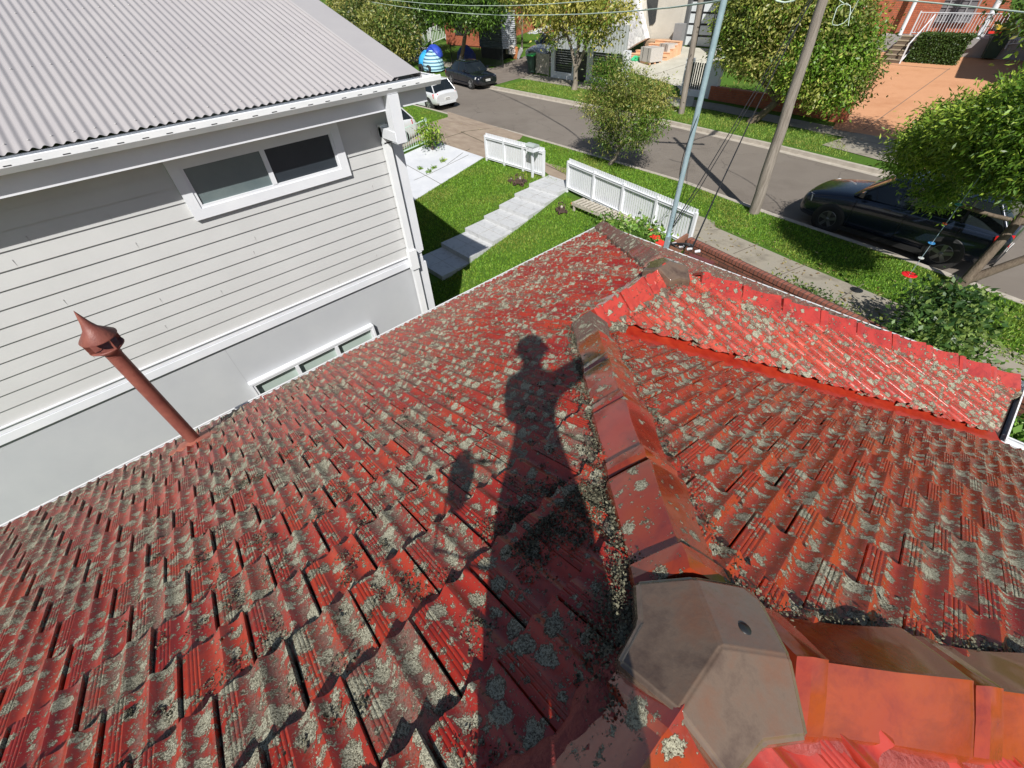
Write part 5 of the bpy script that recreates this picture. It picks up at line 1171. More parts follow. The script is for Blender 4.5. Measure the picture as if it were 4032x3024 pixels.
corr_wall((sx0, sy0, 0), (sx0+2.9, sy0, 0), 1.0, 3.3, CI, 'side_wall', t); corr_wall((sx0+2.9, sy0, 0), (sx0+3.3, sy0+1.1, 0), 1.0, 3.3, noisy('bright_corrugated_iron', (.42, .44, .46), (.5, .52, .54), 3, .4, metal=.3), 'end_wall', t)
m = MB(); m.bb((sx0+.1, sy0+.1, .0), (sx0+2.8, sy0+1.3, 1.0)); m.bb((sx0+.1, sy0+.1, 1.0), (sx0+2.8, sy0+1.2, 3.25)); m.build('interior', BLACKM, t)
fa2, fb2 = PT(1781, 252), PT(1981, 268)
railing('black_fence', 'black metal fence in front of the corrugated shed', fa2, fb2, 1.25, BLACKM, .13, None, .02, 'fence')
t = thing('blue_cover', 'dark blue plastic cover behind the black fence beside the whitewashed trunk', 'cover', PT(1825, 240)); c_ = PT(1825, 236); blobby((c_.x, c_.y+.3, 0), (1.1, .6, 1.15), 7).build('cover', BLUED, t)
# junk heap
g = random.Random(11)
jb = PT(2008, 232); jl = [('cardboard_box', 'tan cardboard box leaning in the junk heap by the black fence', 'box', (.42, .26, .14)), ('cardboard_box', 'pale cardboard box upright at the right of the junk heap', 'box', (.5, .42, .32)), ('junk_board', 'white board leaning on the junk heap', 'board', (.75, .74, .72)), ('junk_bag', 'crumpled pale bag on top of the junk heap', 'bag', (.6, .55, .5)), ('junk_board', 'orange timber board lying across the junk heap', 'board', (.6, .24, .1)), ('junk_sheet', 'grey upright sheet at the right end of the junk heap', 'panel', (.42, .42, .42))]
for k, (nm, lab, cat, col) in enumerate(jl):
    mm = noisy('junk_%d' % k, tuple(c*.85 for c in col), col, 5, .8); x, y = jb.x-.9+k*.38, jb.y+g.uniform(-.3, .5); zb = T(x, y)
    if cat == 'bag': o = blobby((x, y, zb+.35), (.4, .35, .55), 5).build(nm, mm)
    elif cat == 'box': m = MB(); m.box((x, y, zb+.35), (.5, .4, .62), 0, Matrix.Rotation(.4, 3, 'Y')@Matrix.Rotation(.5+k, 3, 'Z')); m.box((x+.12, y-.1, zb+.72), (.3, .3, .02), 0, Matrix.Rotation(.9, 3, 'Y')); o = m.build(nm, mm)
    else: m = MB(); m.box((x, y, zb+.38), (.35, .05, .8), 0, Matrix.Rotation(.35*(k-3), 3, 'Y')); m.box((x, y+.04, zb+.38), (.08, .05, .85), 0, Matrix.Rotation(.35*(k-3), 3, 'Y')); o = m.build(nm, mm)
    tag(o, lab, cat)
# wheelie bins
def bin_(label, base, rz, lid, body, s=1., label2=None, lids=None):
    t = thing('wheelie_bin', label, 'bin', base, rz); m = MB()
    m.loft([[(-a, -b, z), (a, -b, z), (a, b, z), (-a, b, z)] for a, b, z in ((.22*s, .26*s, .08), (.29*s, .35*s, .95*s), (.31*s, .37*s, 1.0*s))], 0, False, True); local(m.build('body', body), t)
    m = MB(); m.loft([[(-.32*s, y, z), (.32*s, y, z), (.32*s, y, z+.03), (-.32*s, y, z+.03)] for y, z in ((-.42*s, .99*s), (-.1*s, 1.07*s), (.25*s, 1.07*s), (.4*s, 1.0*s))], 0, True, True); local(m.build('lid', lid), t)
    for x in (-.24, .24): m = MB(); m.lathe([(.03, -.03), (.1, -.03), (.1, .03), (.03, .03)], (x*s, .3*s, .1), n=14, R=Matrix.Rotation(math.pi/2, 3, 'Y')); local(m.build('wheel', RUBBER), t)
    m = MB(); m.tube([(-.22*s, .42*s, .95*s), (.22*s, .42*s, .95*s)], .02, n=8); local(m.build('handle', body), t); return t
GREENB = noisy('dark_green_plastic', (.02, .05, .035), (.03, .07, .05), 4, .5); GLID = noisy('bright_green_lid', (.06, .5, .08), (.08, .62, .12), 4, .4); YLID = noisy('yellow_lid', (.75, .5, .02), (.85, .6, .04), 4, .4); RLID = noisy('red_lid', (.65, .03, .02), (.75, .05, .04), 4, .4)
p = PT(2100, 288); bin_('green wheelie bin with a bright green lid beside the silver wagon', p, .2, GLID, GREENB, 1.05)
# picket gate, white piers with dark panels
p = PT(2150, 290); railing('picket_gate', 'grey timber slatted gate between the green bin and the white pier', PT(2112, 290), PT(2160, 300), 1.2, BENCHW, .1, None, .045, 'gate')
t = thing('pier_fence', 'white rendered pier fence with black slatted panels behind the many stemmed tree', 'fence', PT(2240, 312))
pa = PT(2168, 304); y0 = pa.y
m = MB(); 
for x0, x1, z0, z1 in ((0, .32, 0, 1.75), (.32, 1.95, 0, .38), (1.95, 2.25, 0, 1.75)): m.bb((pa.x+x0, y0, z0-.1), (pa.x+x1, y0+.3, z1))
m.build('pier', WHITE, t)
m = MB()
for x0, x1, z0, z1 in ((3.15, 3.6, 0, 1.85), (3.6, 5.9, 0, .38), (5.9, 6.3, 0, 1.85)): m.bb((pa.x+x0, y0+.05, z0-.1), (pa.x+x1, y0+.35, z1))
m.build('pier', WHITE, t)
for x0, x1 in ((.32, 1.95), (3.6, 5.9)):
    for k in range(10): m = MB(); m.bb((pa.x+x0, y0+.13, .42+k*.125), (pa.x+x1, y0+.16, .42+k*.125+.112)); m.build('black_slat', DARKP, t)
m = MB(); m.bb((pa.x+2.25, y0+.1, .05), (pa.x+3.15, y0+.15, 1.6)); m.build('gate', DARKP, t)
m = MB(); m.bb((pa.x+2.05, y0-.01, 1.1), (pa.x+2.16, y0+.005, 1.3)); m.build('intercom', BLACKM, t)
q = PT(2330, 262); t = thing('fence', 'grey ribbed metal side fence beside the stone clad wall', 'fence', q)
corr_wall((q.x-3.2, q.y-.5, 0), (q.x+1.3, q.y+2.2, 0), .2, 2.5, noisy('grey_fence_metal', (.26, .28, .28), (.32, .34, .34), 4, .5), 'panel', t, .2, .02, True)
m = MB(); e0 = PT(2390, 230); m.bb((e0.x-.06, e0.y-.06, 0), (e0.x+.06, e0.y+.06, 5.5)); m.build('post', BLACKM, t)
# stone clad house with garage
gy = 35.9
t = thing('garage_house', 'pale modern house with stone clad wall, porch steps and dark garage door with white panes', 'house', (-22, gy, 1))
sy = 32.2
m = MB(); m.prism([PY(2412, 232, sy), PY(2500, 175, sy), PY(2542, 152, sy), PY(2512, 35, sy), PY(2500, -60, sy), PY(2400, -60, sy)], (0, .5, 0)); m.build('stone_wall', STONEC, t)
CREAMW = noisy('cream_render', (.50, .47, .41), (.56, .53, .47), 1.5, .8)
m = MB(); m.prism([PY(2505, 40, sy+.1), PY(2543, 155, sy+.1), PY(2640, 170, gy-.1), PY(2700, -100, gy-.1), PY(2500, -100, sy+.1)], (0, .3, 0)); 
m = MB(); a, b = PY(2535, 160, 34.5), PY(2660, 165, 34.5); m.bb((a.x, 34.5, .8), (b.x+.2, 34.8, 8)); m.build('porch_wall', CREAMW, t)
m = MB(); m.prism([PY(2512, 38, 32.75), PY(2543, 152, 32.75), PY(2560, 150, 34.45), PY(2545, 0, 34.45), PY(2505, -60, 34.45)], (.02, 0, 0)); m.build('porch_side', CREAMW, t)
m = MB(); m.prism([PY(2538, 92, 34.45), PY(2545, 100, 34.45), PY(2572, 97, 34.45), PY(2580, 85, 34.45), PY(2600, -60, 34.45), PY(2552, -60, 34.45)], (0, .03, 0)); m.build('window', GLASS, t)
m = MB(); m.prism([PY(2542, 152, 34.3), PY(2640, 152, 34.3), PY(2640, 172, 33.4), PY(2542, 160, 33.4)], (0, 0, -.3)); m.build('porch_floor', noisy('porch_tile', (.30, .21, .14), (.38, .27, .18), 4, .6), t)
DG = noisy('charcoal_cladding', (.10, .105, .11), (.13, .135, .14), 3, .6)
m = MB(); a = PY(2640, 180, gy-.3); b = PY(2688, 180, gy-.3); m.bb((a.x, gy-.3, .6), (b.x, gy, 8)); m.build('dark_panel', DG, t)
m = MB(); a = PY(2642, 182, 33.9); b = PY(2676, 178, 33.9); c_ = PY(2650, 92, 33.9); m.bb((a.x, 33.9, .5), (b.x, 34.3, c_.z)); m.build('grey_pier', noisy('mid_grey_render', (.22, .22, .225), (.26, .26, .265), 2, .7), t)
ga, gb_ = PY(2680, 181, gy), PY(2850, 190, gy); m = MB(); m.bb((ga.x, gy-.02, ga.z-.4), (ga.x+4.8, gy+.05, 7)); gd = m.build('garage_door', DARKP, t)
PAN_ = noisy('door_pane', (.62, .66, .68), (.72, .76, .78), 2, .3)
for r_ in range(6):
    for k in range(4): m = MB(); x = ga.x+.12+k*1.16; z = ga.z+.08+r_*.62; m.bb((x, gy-.045, z), (x+1.02, gy-.021, z+.50)); attach(m.build('pane', PAN_), gd)
for k in range(5):
    m = MB(); a = PY(2474, 216, 32.0); x0 = a.x+.1+k*.28; y = 32.0+k*.33; z = .72+k*.17; m.bb((x0, y, z-.6), (x0+3.1-k*.28, y+.34, z+.13)); m.bb((x0-.02, y-.03, z+.131), (x0+3.1-k*.28, y+.34, z+.165)); m.build('step', STEPW, t)
# pallets
def pallet(label, px, py, s, seed):
    p = PT(px, py); t = thing('pallet_stack', label, 'pallet', (p.x, p.y, p.z), -.35, 'wrapped pallets on the garage driveway'); g = random.Random(seed)
    for y in (-.4, 0, .4): m = MB(); m.bb((-.55, y-.05, .0), (.55, y+.05, .12)); local(m.build('bearer', STEPW), t)
    m = MB(); m.bb((-.6*s, -.5*s, .12), (.6*s, .5*s, .12+.75*s)); local(m.build('goods', noisy('paver_stack', (.34, .31, .29), (.5, .47, .44), 14, .6, c3=(.42, .36, .3))), t)
    for x in (-.3, .3): m = MB(); m.bb((x*s-.02, -.503*s-.003, .12), (x*s+.02, .503*s+.003, .125+.75*s)); local(m.build('strap', BLACKM), t)
pallet('nearer shrink wrapped pallet of pavers on the garage driveway', 2560, 248, 1.0, 1); pallet('farther pallet of pavers behind the nearer wrapped one', 2625, 222, .8, 2)
m = MB(); p = PT(2500, 238); m.box((p.x, p.y, p.z+.12), (.5, .5, .06), 0, Matrix.Rotation(.4, 3, 'X')); m.box((p.x+.2, p.y+.1, p.z+.1), (.3, .4, .2)); tag(m.build('green_crate', noisy('green_plastic', (.03, .45, .2), (.05, .55, .25), 5, .5)), 'small bright green plastic piece left of the wrapped pallet', 'crate')
# white gate wall with black picket gate beside far pole
p = PT(2690, 375); t = thing('gate_wall', 'white rendered garden wall with a small black slatted gate behind the far power pole', 'wall', p)
m = MB(); a, b = PY(2676, 372, p.y), PY(2700, 378, p.y); m.bb((a.x, a.y, -.1), (a.x+.35, a.y+.35, 1.75)); m.bb((a.x+.35, a.y, -.1), (a.x+1.35, a.y+.25, .35)); m.bb((a.x+1.35, a.y, -.1), (a.x+2.1, a.y+.3, 1.7)); m.build('wall', WHITE, t)
for k in range(7): m = MB(); m.bb((a.x+.40+k*.135, a.y+.05, .42), (a.x+.40+k*.135+.06, a.y+.09, 1.6)); m.build('gate_bar', BLACKM, t)
# low brick wall with letterbox pillar
a, b = P(2790, 396, .0), P(3310, 482, 0); t = thing('brick_wall', 'low red brick wall along the far footpath ending in a letterbox pillar', 'wall', a); d = (b-a).normalized(); L = (b-a).length; n = Vector((-d.y, d.x, 0))
m = MB(); m.beam(a+Vector((0, 0, .25)), a+d*(L-.5)+Vector((0, 0, .25)), .22, .7); m.build('wall', BRK2, t); m = MB(); m.beam(a+Vector((0, 0, .64)), a+d*(L-.5)+Vector((0, 0, .64)), .27, .08); m.build('coping', noisy('brick_red_coping', (.36, .11, .06), (.46, .15, .08), 8, .8), t)
m = MB(); q = a+d*(L-.15); m.box(q+Vector((0, 0, .45)), (.6, .45, 1.0), 0, math.atan2(d.y, d.x)); m.box(q+Vector((0, .02, .99)), (.66, .5, .08), 0, math.atan2(d.y, d.x)); m.build('pillar', BRK2, t)
m = MB(); m.box(q-n*.235+Vector((.02, 0, .68)), (.22, .02, .16), 0, math.atan2(d.y, d.x)); m.build('letter_slot', GALV, t)
q = q+Vector((-.75, .5, 0)); m = MB(); m.lathe([(.14, 0), (.2, .25), (.22, .27), (.19, .28), (.17, .2)], q+Vector((0, 0, .35)), n=16); m.lathe([(.0, .55), (.16, .57), (.0, .6)], q, n=12); tag(m.build('flower_pot', DARKP), 'dark round pot behind the low brick wall next to the letterbox pillar', 'pot')
# orange brick house right
hy = 36.2
t = thing('brick_house', 'orange brick house with porch, white columns and white balustrade at the top right', 'house', (-7, hy, 1))
def face(pts, y, th, mat, name, par=None): m = MB(); m.prism([PY(px, py, y) for px, py in pts], (0, th, 0)); o = m.build(name, mat); attach(o, par if par else t); return o
face([(3420, 250), (3505, 175), (3625, 170), (3740, -40), (3380, -60), (3340, 200)], hy+1.9, .3, BRK2, 'wall')
face([(3560, 140), (3960, 150), (3990, -80), (3560, -80)], hy+3.2, .3, BRK2, 'wall')
face([(3598, 95), (3640, 96), (3672, -50), (3620, -50)], hy+3.1, .05, noisy('brown_door', (.12, .035, .025), (.16, .05, .035), 4, .6), 'door')
SCR = noisy('security_screen', (.16, .15, .16), (.22, .21, .22), 4, .5); wn = face([(3615, 92), (3815, 90), (3880, -50), (3668, -50)], hy+3.05, .04, SCR, 'screen_window')
for k in range(6): a = PY(3622+k*38, 92, hy+3.0); m = MB(); m.bb((a.x, hy+3.0, a.z), (a.x+.06, hy+3.03, a.z+3.2)); attach(m.build('mullion', noisy('grey_mullion', (.3, .29, .3), (.36, .35, .36), 4, .5)), wn)
for r_ in range(9): a, b = PY(3622, 92, hy+3.0), PY(3810, 92, hy+3.0); m = MB(); m.bb((a.x, hy+3.005, a.z+.1+r_*.3), (b.x, hy+3.02, a.z+.13+r_*.3)); attach(m.build('glazing_bar', noisy('grey_bar', (.3, .29, .3), (.36, .35, .36), 4, .5)), wn)
for px, y in ((3545, hy+1.4), (3860, hy+1.3)):
    a = PY(px, 132, y); m = MB(); m.tube([(a.x, y, a.z-.9), (a.x, y, a.z+4)], .10 if px < 3600 else .13, n=14); m.build('column', WHITE, t)
c_ = PY(3540, 134, hy+1.2); fz = c_.z; m = MB(); m.bb((c_.x-.9, hy+1.1, .8), (c_.x+6.5, hy+3.2, fz-.05)); m.build('porch_floor', noisy('porch_grey', (.3, .28, .27), (.36, .34, .33), 4, .8), t)
s0 = PT(3466, 246); s1 = PT(3534, 247); STP = noisy('brown_steps', (.12, .085, .06), (.17, .125, .09), 4, .8); STT = noisy('tan_tread', (.30, .24, .16), (.36, .29, .2), 4, .8); ns = 6
for k in range(ns):
    z0_ = s0.z+(fz-s0.z)*(k+1)/ns*1.0; y = s0.y+k*.30; m = MB(); m.bb((s0.x-.05+k*.03, y, .6), (s1.x+.1+k*.03, y+.32, z0_-.035)); o = m.build('step', STP, t); m = MB(); m.bb((s0.x-.05+k*.03, y-.02, z0_-.034), (s1.x+.1+k*.03, y+.3, z0_)); attach(m.build('tread', STT), o)
hr = railing('handrail', 'x', (s1.x+.15, s0.y, s0.z), (s1.x+.3, s0.y+1.8, fz), .85, WHITE, .9, None, .02); hr['label'] = 'white sloping handrail beside the brown porch steps'
ra2, rb3 = Vector((c_.x+.55, hy+1.15, fz)), Vector((c_.x+4.7, hy+1.15, fz)); r_ = railing('balustrade', 'white metal balustrade of the porch above the clipped hedge', ra2, rb3, .95, WHITE, .13, 'white balustrades', .014)
ra2, rb3 = Vector((c_.x+4.9, hy+1.0, fz-.3)), Vector((c_.x+9, hy+2.0, fz+.3)); r_ = railing('balustrade', 'white metal gate with pointed bars at the right of the porch', ra2, rb3, 1.25, WHITE, .16, 'white balustrades', .02)
face([(3330, -20), (3395, -20), (3412, 30), (3350, 25)], hy+1.5, .2, WHITE, 'white_gable')
# hedge: clipped box of leaves
hl, hr_ = PT(3553, 246), PT(3805, 236); a = PY(3585, 132, hl.y+.6)
t = thing('hedge', 'clipped green hedge in front of the white porch balustrade', 'hedge', hl)
nl = 16000; p = nr.random((nl, 3)); face_ = nr.random(nl); p[:, 1] = np.where(face_ < .55, nr.random(nl)*.06, p[:, 1]); p[:, 2] = np.where((face_ >= .55) & (face_ < .9), 1-nr.random(nl)*.06, p[:, 2])
x0, x1 = hl.x+.05, hr_.x-.2; p = np.stack([x0+(x1-x0)*p[:, 0]+p[:, 2]*.1, hl.y+.05+.9*p[:, 1], 1.0+(a.z-.95)*p[:, 2]], 1)
v, f, c = leaves([(0, 0, 0)], [1.], nl, .11, G3[:2]+[(.07, .12, .03)]); off = v.reshape(-1, 4, 3)-v.reshape(-1, 4, 3)[:, :1]; raw('foliage', (p[:, None]+off).reshape(-1, 3), f, LEAF, c, t)
m = MB(); m.bb((x0+.1, hl.y+.2, .8), (x1-.1, hl.y+.85, a.z-.1)); m.build('stems', noisy('hedge_core', (.02, .03, .01), (.03, .05, .015), 5, .9), t)
p = PT(3885, 232); bin_('dark wheelie bin with a yellow lid and red rim beside the hedge', p, .3, YLID, GREENB, 1.25)
a = p; m = MB(); m.box((a.x-.25, a.y-.52, a.z+1.12), (.5, .1, .09), 0, .3); tag(m.build('red_lid', RLID), 'red lid edge of the bin beside the hedge', 'lid')
# fence and wall on the right of the orange driveway
p = PT(3985, 250); t = thing('fence', 'white topped side fence at the right end of the orange driveway', 'fence', p)
m = MB(); b = Vector((1.2, 24.6, 0)); a = Vector((p.x+.4, p.y+.5, p.z)); m.beam(a+Vector((0, 0, .6)), b+Vector((0, 0, .6)), .06, 1.1); m.build('panel', TIMBER, t); m = MB(); m.beam(a+Vector((0, 0, 1.2)), b+Vector((0, 0, 1.2)), .09, .07); m.build('rail', WHITE, t)
# house right of the orange drive, out of frame, that shades the drive
t = thing('rendered_house', 'rendered house beyond the right side fence, casting shade on the orange driveway', 'house', (4, 34, 1))
m = MB(); m.bb((-.8, 31.5, 0), (9, 44, 4.6)); m.build('wall', CREAMW, t); m = MB(); m.prism([(-1.4, 31, 4.6), (9.6, 31, 4.6), (9.6, 37.5, 7), (-1.4, 37.5, 7)], (0, 0, .12)); m.build('roof', BRKTOP, t)
# houses behind the trees so no field shows
for (x, y, w_, h_, mat, lab) in ((-33, 36.5, 7, 3.6, BRK2, 'red brick house with dark eaves behind the palms'), (-15.5, 34, 4.5, 4.2, noisy('far_cream', (.5, .48, .44), (.56, .54, .5), 2, .8), 'pale house wall between the garage and the big tree'), (-52, 44, 9, 4, noisy('far_grey', (.42, .42, .42), (.48, .48, .48), 2, .8), 'grey house beyond the lawn at the far left')):
    t = thing('house', lab, 'house', (x, y, T(x, y))); z = T(x, y)
    m = MB(); m.bb((x-w_/2, y, -.2), (x+w_/2, y+8, z+h_-1)); m.build('wall', mat, t)
    m = MB(); m.prism([(x-w_/2-.5, y-.6, z+h_-1), (x+w_/2+.5, y-.6, z+h_-1), (x+w_/2+.5, y+4, z+h_+1), (x-w_/2-.5, y+4, z+h_+1)], (0, 0, .12)); m.build('roof', noisy('far_roof_'+str(int(-x)), (.13, .09, .08), (.2, .15, .13), 3, .85), t)
    for k in (-1, 1): m = MB(); m.bb((x+k*w_*.25-.6, y-.03, z+.8), (x+k*w_*.25+.6, y+.0, z+1.9)); o = m.build('window', GLASS, t); m = MB(); m.bb((x+k*w_*.25-.7, y-.06, z+.72), (x+k*w_*.25+.7, y-.031, z+.8)); attach(m.build('sill', WHITE), o)

# ------------------------------------------------------------ the photographer, standing on the ridge behind the lens; casts the shadow on the tiles
SKIN = noisy('skin', (.52, .30, .21), (.60, .36, .26), 9, .5); SHIRT = noisy('navy_work_shirt', (.03, .05, .10), (.05, .07, .13), 8, .85); TROUS = noisy('khaki_trousers', (.20, .17, .12), (.27, .23, .16), 8, .9); BOOT = noisy('tan_boot', (.16, .09, .04), (.22, .13, .07), 9, .7); HAIRM = noisy('dark_hair', (.02, .015, .01), (.04, .03, .02), 30, .6)
per = thing('person', 'person in navy shirt, khaki trousers and cap standing on the ridge, holding up a phone', 'person', (.27, -.25, 4.6))
F3 = Vector((-.767, .642, 0)); R3 = Vector((.642, .767, 0)); U3 = Vector((0, 0, 1)); camF = Vector(M[:, 2]); camR = Vector(M[:, 0]); camD = Vector(M[:, 1])
pc = Vector((.28, -.21, 0))
def W(f_, r_, z): return pc+F3*f_+R3*r_+U3*z
ph_c = Vector((0, 0, H))-camF*.016+camR*.03+camD*.025
hRt, hLt = ph_c+camR*.085-camF*.03, ph_c-camR*.085-camF*.03
nodes, edges = [], []
def nd(p, r, par=None):
    nodes.append((Vector(p), r)); 
    if par is not None: edges.append((par, len(nodes)-1))
    return len(nodes)-1
pel = nd(W(-.02, 0, 5.56), .112)
sp1 = nd(W(-.01, 0, 5.74), .10, pel); sp2 = nd(W(-.02, 0, 5.92), .11, sp1); ch = nd(W(-.02, 0, 6.05), .105, sp2); nk = nd(W(.0, 0, 6.19), .055, ch); jw = nd(W(.035, 0, 6.29), .070, nk); hd = nd(W(.035, 0, 6.38), .092, jw); cr = nd(W(.015, 0, 6.46), .07, hd)
def roofz(p): return 4.59-.5*abs(p.x-.09)+.05
for s_ in (1, -1):
    sh = nd(W(-.02, s_*.125, 6.08), .062, ch)
    if s_ > 0: el = Vector((.43, .16, 6.12)); wr_ = hRt-camF*.05+camD*.04+R3*.02
    else: el = Vector((.19, -.27, 5.80)); wr_ = hLt-camF*.05+camD*.04-R3*.02
    a = nodes[sh][0]; e1 = nd(a.lerp(el, .5), .060, sh); e2 = nd(el, .055, e1); e3 = nd(el.lerp(wr_, .5), .038, e2); e4 = nd(wr_, .026, e3)
    hand = hRt if s_ > 0 else hLt; pm_ = nd(wr_.lerp(hand, .6)+camF*-.004, .030, e4)
    hip = nd(W(-.02, s_*.08, 5.45), .095, pel); kn = nd(W(.03, s_*.085, 5.05), .095, hip); fo = W(-.03, s_*.085, 0); fo.z = roofz(fo)+.10
    ca_ = nd(nodes[kn][0].lerp(fo, .4)-F3*.02, .080, kn); an = nd(fo, .055, ca_); toe = fo+F3*.13; toe.z = roofz(toe)+.045; h_ = nd(fo-U3*.055+F3*.02, .045, an); nd(toe, .042, h_)
me = bpy.data.meshes.new('person_body'); me.from_pydata([tuple(p) for p, r in nodes], edges, [])
bo = bpy.data.objects.new('body', me); COL.objects.link(bo)
sk = bo.modifiers.new('skin', 'SKIN'); sk.use_smooth_shade = True
if not me.skin_vertices: 
    bm = bmesh.new(); bm.from_mesh(me); bm.verts.layers.skin.verify(); bm.to_mesh(me); bm.free()
for i, (p, r) in enumerate(nodes): me.skin_vertices[0].data[i].radius = (r, r*(.8 if i in (0, 1, 2, 3) else 1)); me.skin_vertices[0].data[i].use_root = (i == 0)
bo.modifiers.new('sub', 'SUBSURF').levels = 2
bpy.context.view_layer.update(); dg = bpy.context.evaluated_depsgraph_get(); m2 = bpy.data.meshes.new_from_object(bo.evaluated_get(dg)); bpy.data.objects.remove(bo)
# fingers grown from the palms, joined into the same mesh
bm = bmesh.new(); bm.from_mesh(m2)
def add_tube(pts, rs, n=8):
    mb2 = MB(); mb2.tube(pts, rs, n=n); k = [bm.verts.new(v) for v in mb2.v]
    for f_ in mb2.f:
        try: bm.faces.new([k[i] for i in f_])
        except ValueError: pass
for s_, hand in ((1, hRt), (-1, hLt)):
    for k in range(4):
        base = hand-camF*.012+camD*(.012+.018*(k-1.5))+camR*s_*.012; L_ = (.9, 1., .95, .75)[k]
        add_tube([base, base+camR*s_*.004+camF*-.004-camR*s_*.022*L_, base-camR*s_*.045*L_+camF*.000, base-camR*s_*.062*L_-camF*.002], [.0095, .009, .008, .0065])
    tb_ = hand+camD*.035-camF*.01; add_tube([tb_, tb_-camR*s_*.02+camD*.008-camF*.006, tb_-camR*s_*.045-camF*.010], [.012, .0105, .008])
m2.clear_geometry() if False else None
bm.to_mesh(m2); bm.free()
for mm in (SHIRT, SKIN, TROUS, BOOT): m2.materials.append(mm)
for p in m2.polygons:
    c = p.center; p.use_smooth = True; rel = Vector((c.x, c.y, 0))-Vector((pc.x, pc.y, 0)); fd = rel.dot(F3)
    if c.z > 6.2: p.material_index = 1
    elif fd > .12 and c.z > 5.5: p.material_index = 1
    elif c.z > 5.56: p.material_index = 0
    elif c.z < roofz(c)+.16: p.material_index = 3
    else: p.material_index = 2
bo = bpy.data.objects.new('body', m2); COL.objects.link(bo); attach(bo, per)
hc = W(.03, 0, 6.40); hp = MB()
hp.lathe([(.102, -.03), (.104, .02), (.096, .06), (.07, .095), (.03, .112), (0, .115)], hc, n=24); hp.prism([hc+F3*.07+R3*.085+U3*.0, hc+F3*.10+R3*.07-U3*.01, hc+F3*.12+R3*.03-U3*.012, hc+F3*.12-R3*.03-U3*.012, hc+F3*.10-R3*.07-U3*.01, hc+F3*.07-R3*.085], (0, 0, .006)); hp.build('cap', SHIRT, per)
hp = MB(); hp.lathe([(.085, -.10), (.101, -.05), (.103, -.02), (.1, .0)], hc-F3*.012, n=20); hp.build('hair', HAIRM, per)
for s_ in (1, -1):
    m = MB(); m.lathe([(0, -.012), (.010, -.006), (.012, 0), (.010, .006), (0, .012)], W(.125, s_*.033, 6.365), n=10); m.build('eye', WHITE, per)
    m = MB(); m.lathe([(0, -.03), (.014, -.015), (.018, .005), (.012, .025), (0, .03)], W(.03, s_*.108, 6.355), n=10); m.build('ear', SKIN, per)
m = MB(); m.prism([W(.12, .014, 6.33), W(.12, -.014, 6.33), W(.12, 0, 6.375)], F3*.028); m.build('nose', SKIN, per)
m = MB(); m.beam(W(.118, -.024, 6.295), W(.118, .024, 6.295), .012, .010); m.build('mouth', noisy('lips', (.45, .2, .17), (.5, .24, .2), 9, .5), per)
m = MB(); m.box(ph_c, (.150, .072, .008), 0, Matrix((camR, camD, camF)).transposed()); m.box(ph_c+camF*.0015-camR*.0, (.146, .068, .0085), 0, Matrix((camR, camD, camF)).transposed())
ph_o = m.build('phone', BLACKM); tag(ph_o, 'black phone held out in both hands of the person on the ridge', 'phone')

pq = Vector((.02, -.43, 5.44)); m = MB(); m.lathe([(0, -.09), (.05, -.08), (.06, .0), (.055, .06), (.03, .08), (0, .085)], pq, n=14); m.build('pouch_shadow_caster', BOOT, per)  # unseen lump and cords added to cast the small separate shadow on the tiles
m = MB(); m.tube([pq+Vector((0, 0, .07)), W(-.05, -.16, 5.62)], .007, n=6); m.tube([pq+Vector((-.03, -.03, -.05)), pq+Vector((.0, -.06, -.22)), W(-.06, -.15, 5.30)], .007, n=6); m.build('shadow_caster_cords', BLACKM, per)
# a street tree on the far verge behind the right hand tree: its shade lies on the orange driveway
tree('street_tree', 'far verge tree mostly hidden behind the big forked tree at the right', (-.3, 21.1, 0), [(-1.2, 20.9, 4.6, 1.2), (-.3, 20.6, 4.2, 1.2), (-1.4, 21.6, 5.6, 1.2), (.2, 20.8, 5.4, 1.3), (-.9, 20.6, 6.2, 1.2), (.9, 21, 4.4, 1.1)], 15000, .16, G1+G2, .12, .4, BARK)

# joints in the paving
def joint(lines, mat, w_=.012, off=.012, name='paving_joint'):
    m = MB()
    for a, b in lines:
        a, b = Vector(a), Vector(b); n = max(1, int((b-a).length/.5))
        for k in range(n):
            p, q = a.lerp(b, k/n), a.lerp(b, (k+1)/n); p = Vector((p.x, p.y, T(p.x, p.y)+off)); q = Vector((q.x, q.y, T(q.x, q.y)+off)); m.beam(p, q, w_, .004)
    return struct(m.build(name, mat))
JD = noisy('joint_dirt', (.05, .055, .025), (.09, .085, .05), 20, .95); JC = noisy('joint_grey_line', (.13, .11, .09), (.18, .15, .12), 9, .95)
G_ = lambda px, py: PT(px, py).to_2d().to_3d()
joint([(P(2738, 905, 0), P(2835, 905, 0)), (P(2888, 1000, 0), P(2985, 962, 0)), (P(3045, 1095, 0), P(3170, 1045, 0)), (P(3300, 1180, 0), P(3400, 1120, 0))], JC, .025, .014, 'footpath_joint')
joint([(G_(1760, 650), G_(1850, 588)), (G_(1590, 645), G_(1760, 740)), (G_(1700, 683), G_(1845, 612)), (G_(1630, 712), G_(1700, 683))], JD, .02, .024, 'driveway_joint')
joint([(G_(1712, 556), G_(1830, 520)), (G_(1815, 520), G_(1990, 600)), (G_(2150, 650), G_(2235, 690)), (G_(1815, 520), G_(1990, 500))], JD, .03, .014, 'crossover_joint')
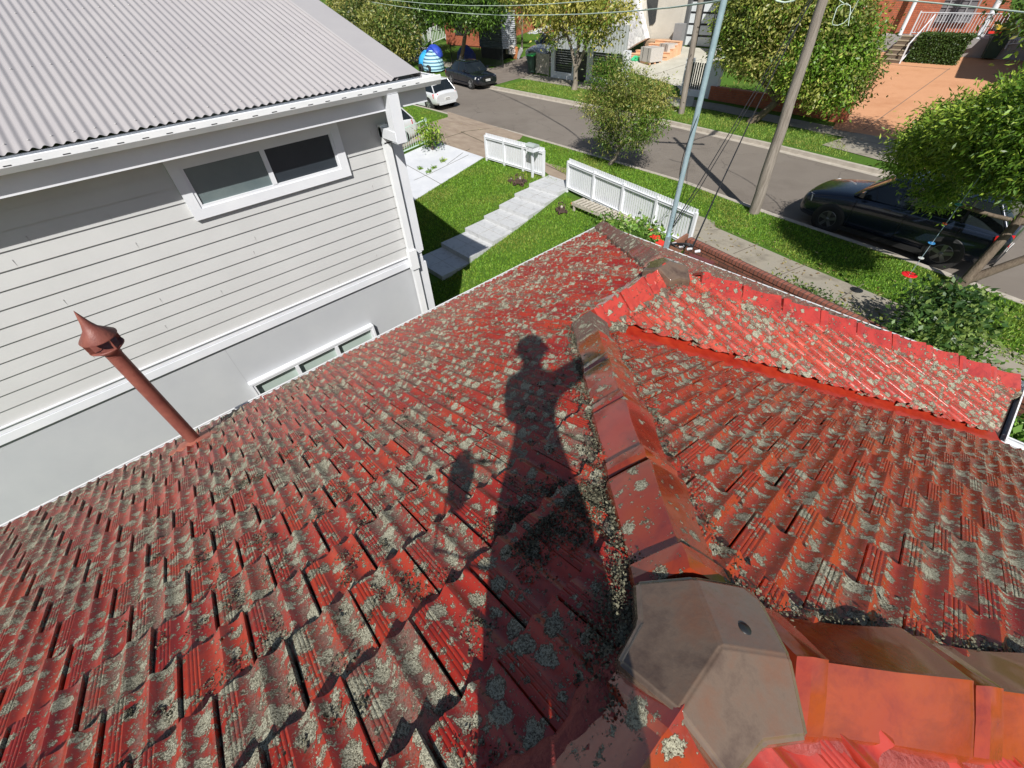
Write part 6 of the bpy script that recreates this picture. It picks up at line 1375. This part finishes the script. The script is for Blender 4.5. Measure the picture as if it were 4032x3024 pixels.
joint([(G_(3400, 512), G_(3740, 270)), (G_(3420, 248), G_(3740, 275)), (G_(3330, 541), G_(3560, 590)), (G_(3200, 520), G_(3300, 545))], JC, .03, .02, 'orange_drive_joint')
joint([(G_(2700, 330), G_(2800, 345)), (G_(2560, 300), G_(2760, 235))], JC, .03, .02, 'garage_drive_joint')
# fallen leaves on the paths, verges and road edge
def litter(n, polys, cols, size=.035):
    V, C_ = [], []
    for poly, k in polys:
        p_ = np.array(poly); lo, hi = p_.min(0), p_.max(0); q = lo+(hi-lo)*nr.random((k*3, 2)); q = q[inpoly(q, p_)][:k]
        for x, y in q:
            a = rnd.random()*6.3; l_ = size*(.5+rnd.random()); z = T(x, y)+.02+rnd.random()*.012; d = (math.cos(a)*l_, math.sin(a)*l_); e_ = (-d[1]*.45, d[0]*.45)
            V += [(x-d[0], y-d[1], z), (x+e_[0], y+e_[1], z+.006), (x+d[0], y+d[1], z+.004), (x-e_[0], y-e_[1], z)]; c = cols[rnd.randrange(len(cols))]; C_ += [c]*4
    return stuff(raw('fallen_leaves', np.array(V), np.arange(len(V)).reshape(-1, 4), LEAF, np.array(C_)))
litter(0, [([(-5.3, 12.6), (-5, 10.4), (3, 9.4), (3, 11.6), (-.4, 11.7)], 420), ([(-5, 14.2), (2, 13.4), (2, 11), (-5, 12.4)], 90), ([(-24, 13.5), (-13, 13.5), (-13, 15), (-24, 15)], 120), ([(-26, 24.9), (-6, 23.4), (-6, 24.6), (-26, 26)], 260)], [(.30, .26, .10), (.36, .30, .16), (.20, .13, .06), (.42, .40, .2)])

m = MB(); m.lathe([(0, .0), (.013, .0), (.015, -.004)], N1+Vector((.02, .085, .127-.5*.085)), n=14, R=Matrix.Rotation(-.46, 3, 'X')); attach(m.build('nail_hole', BLACKM), ac)
m = MB()
for i in range(12):
    for y in (rnd.uniform(-4, -1), rnd.uniform(-1, 3.2)):
        z = ZB+i*.18; m.bb((WX+.008, y-.0006, z+.004), (WX+.0222, y+.0006, z+.085))
stuff(m.build('board_joints', noisy('butt_joint_line', (.33, .32, .30), (.40, .39, .37), 3, .8), nb))  # butt joint lines between the boards
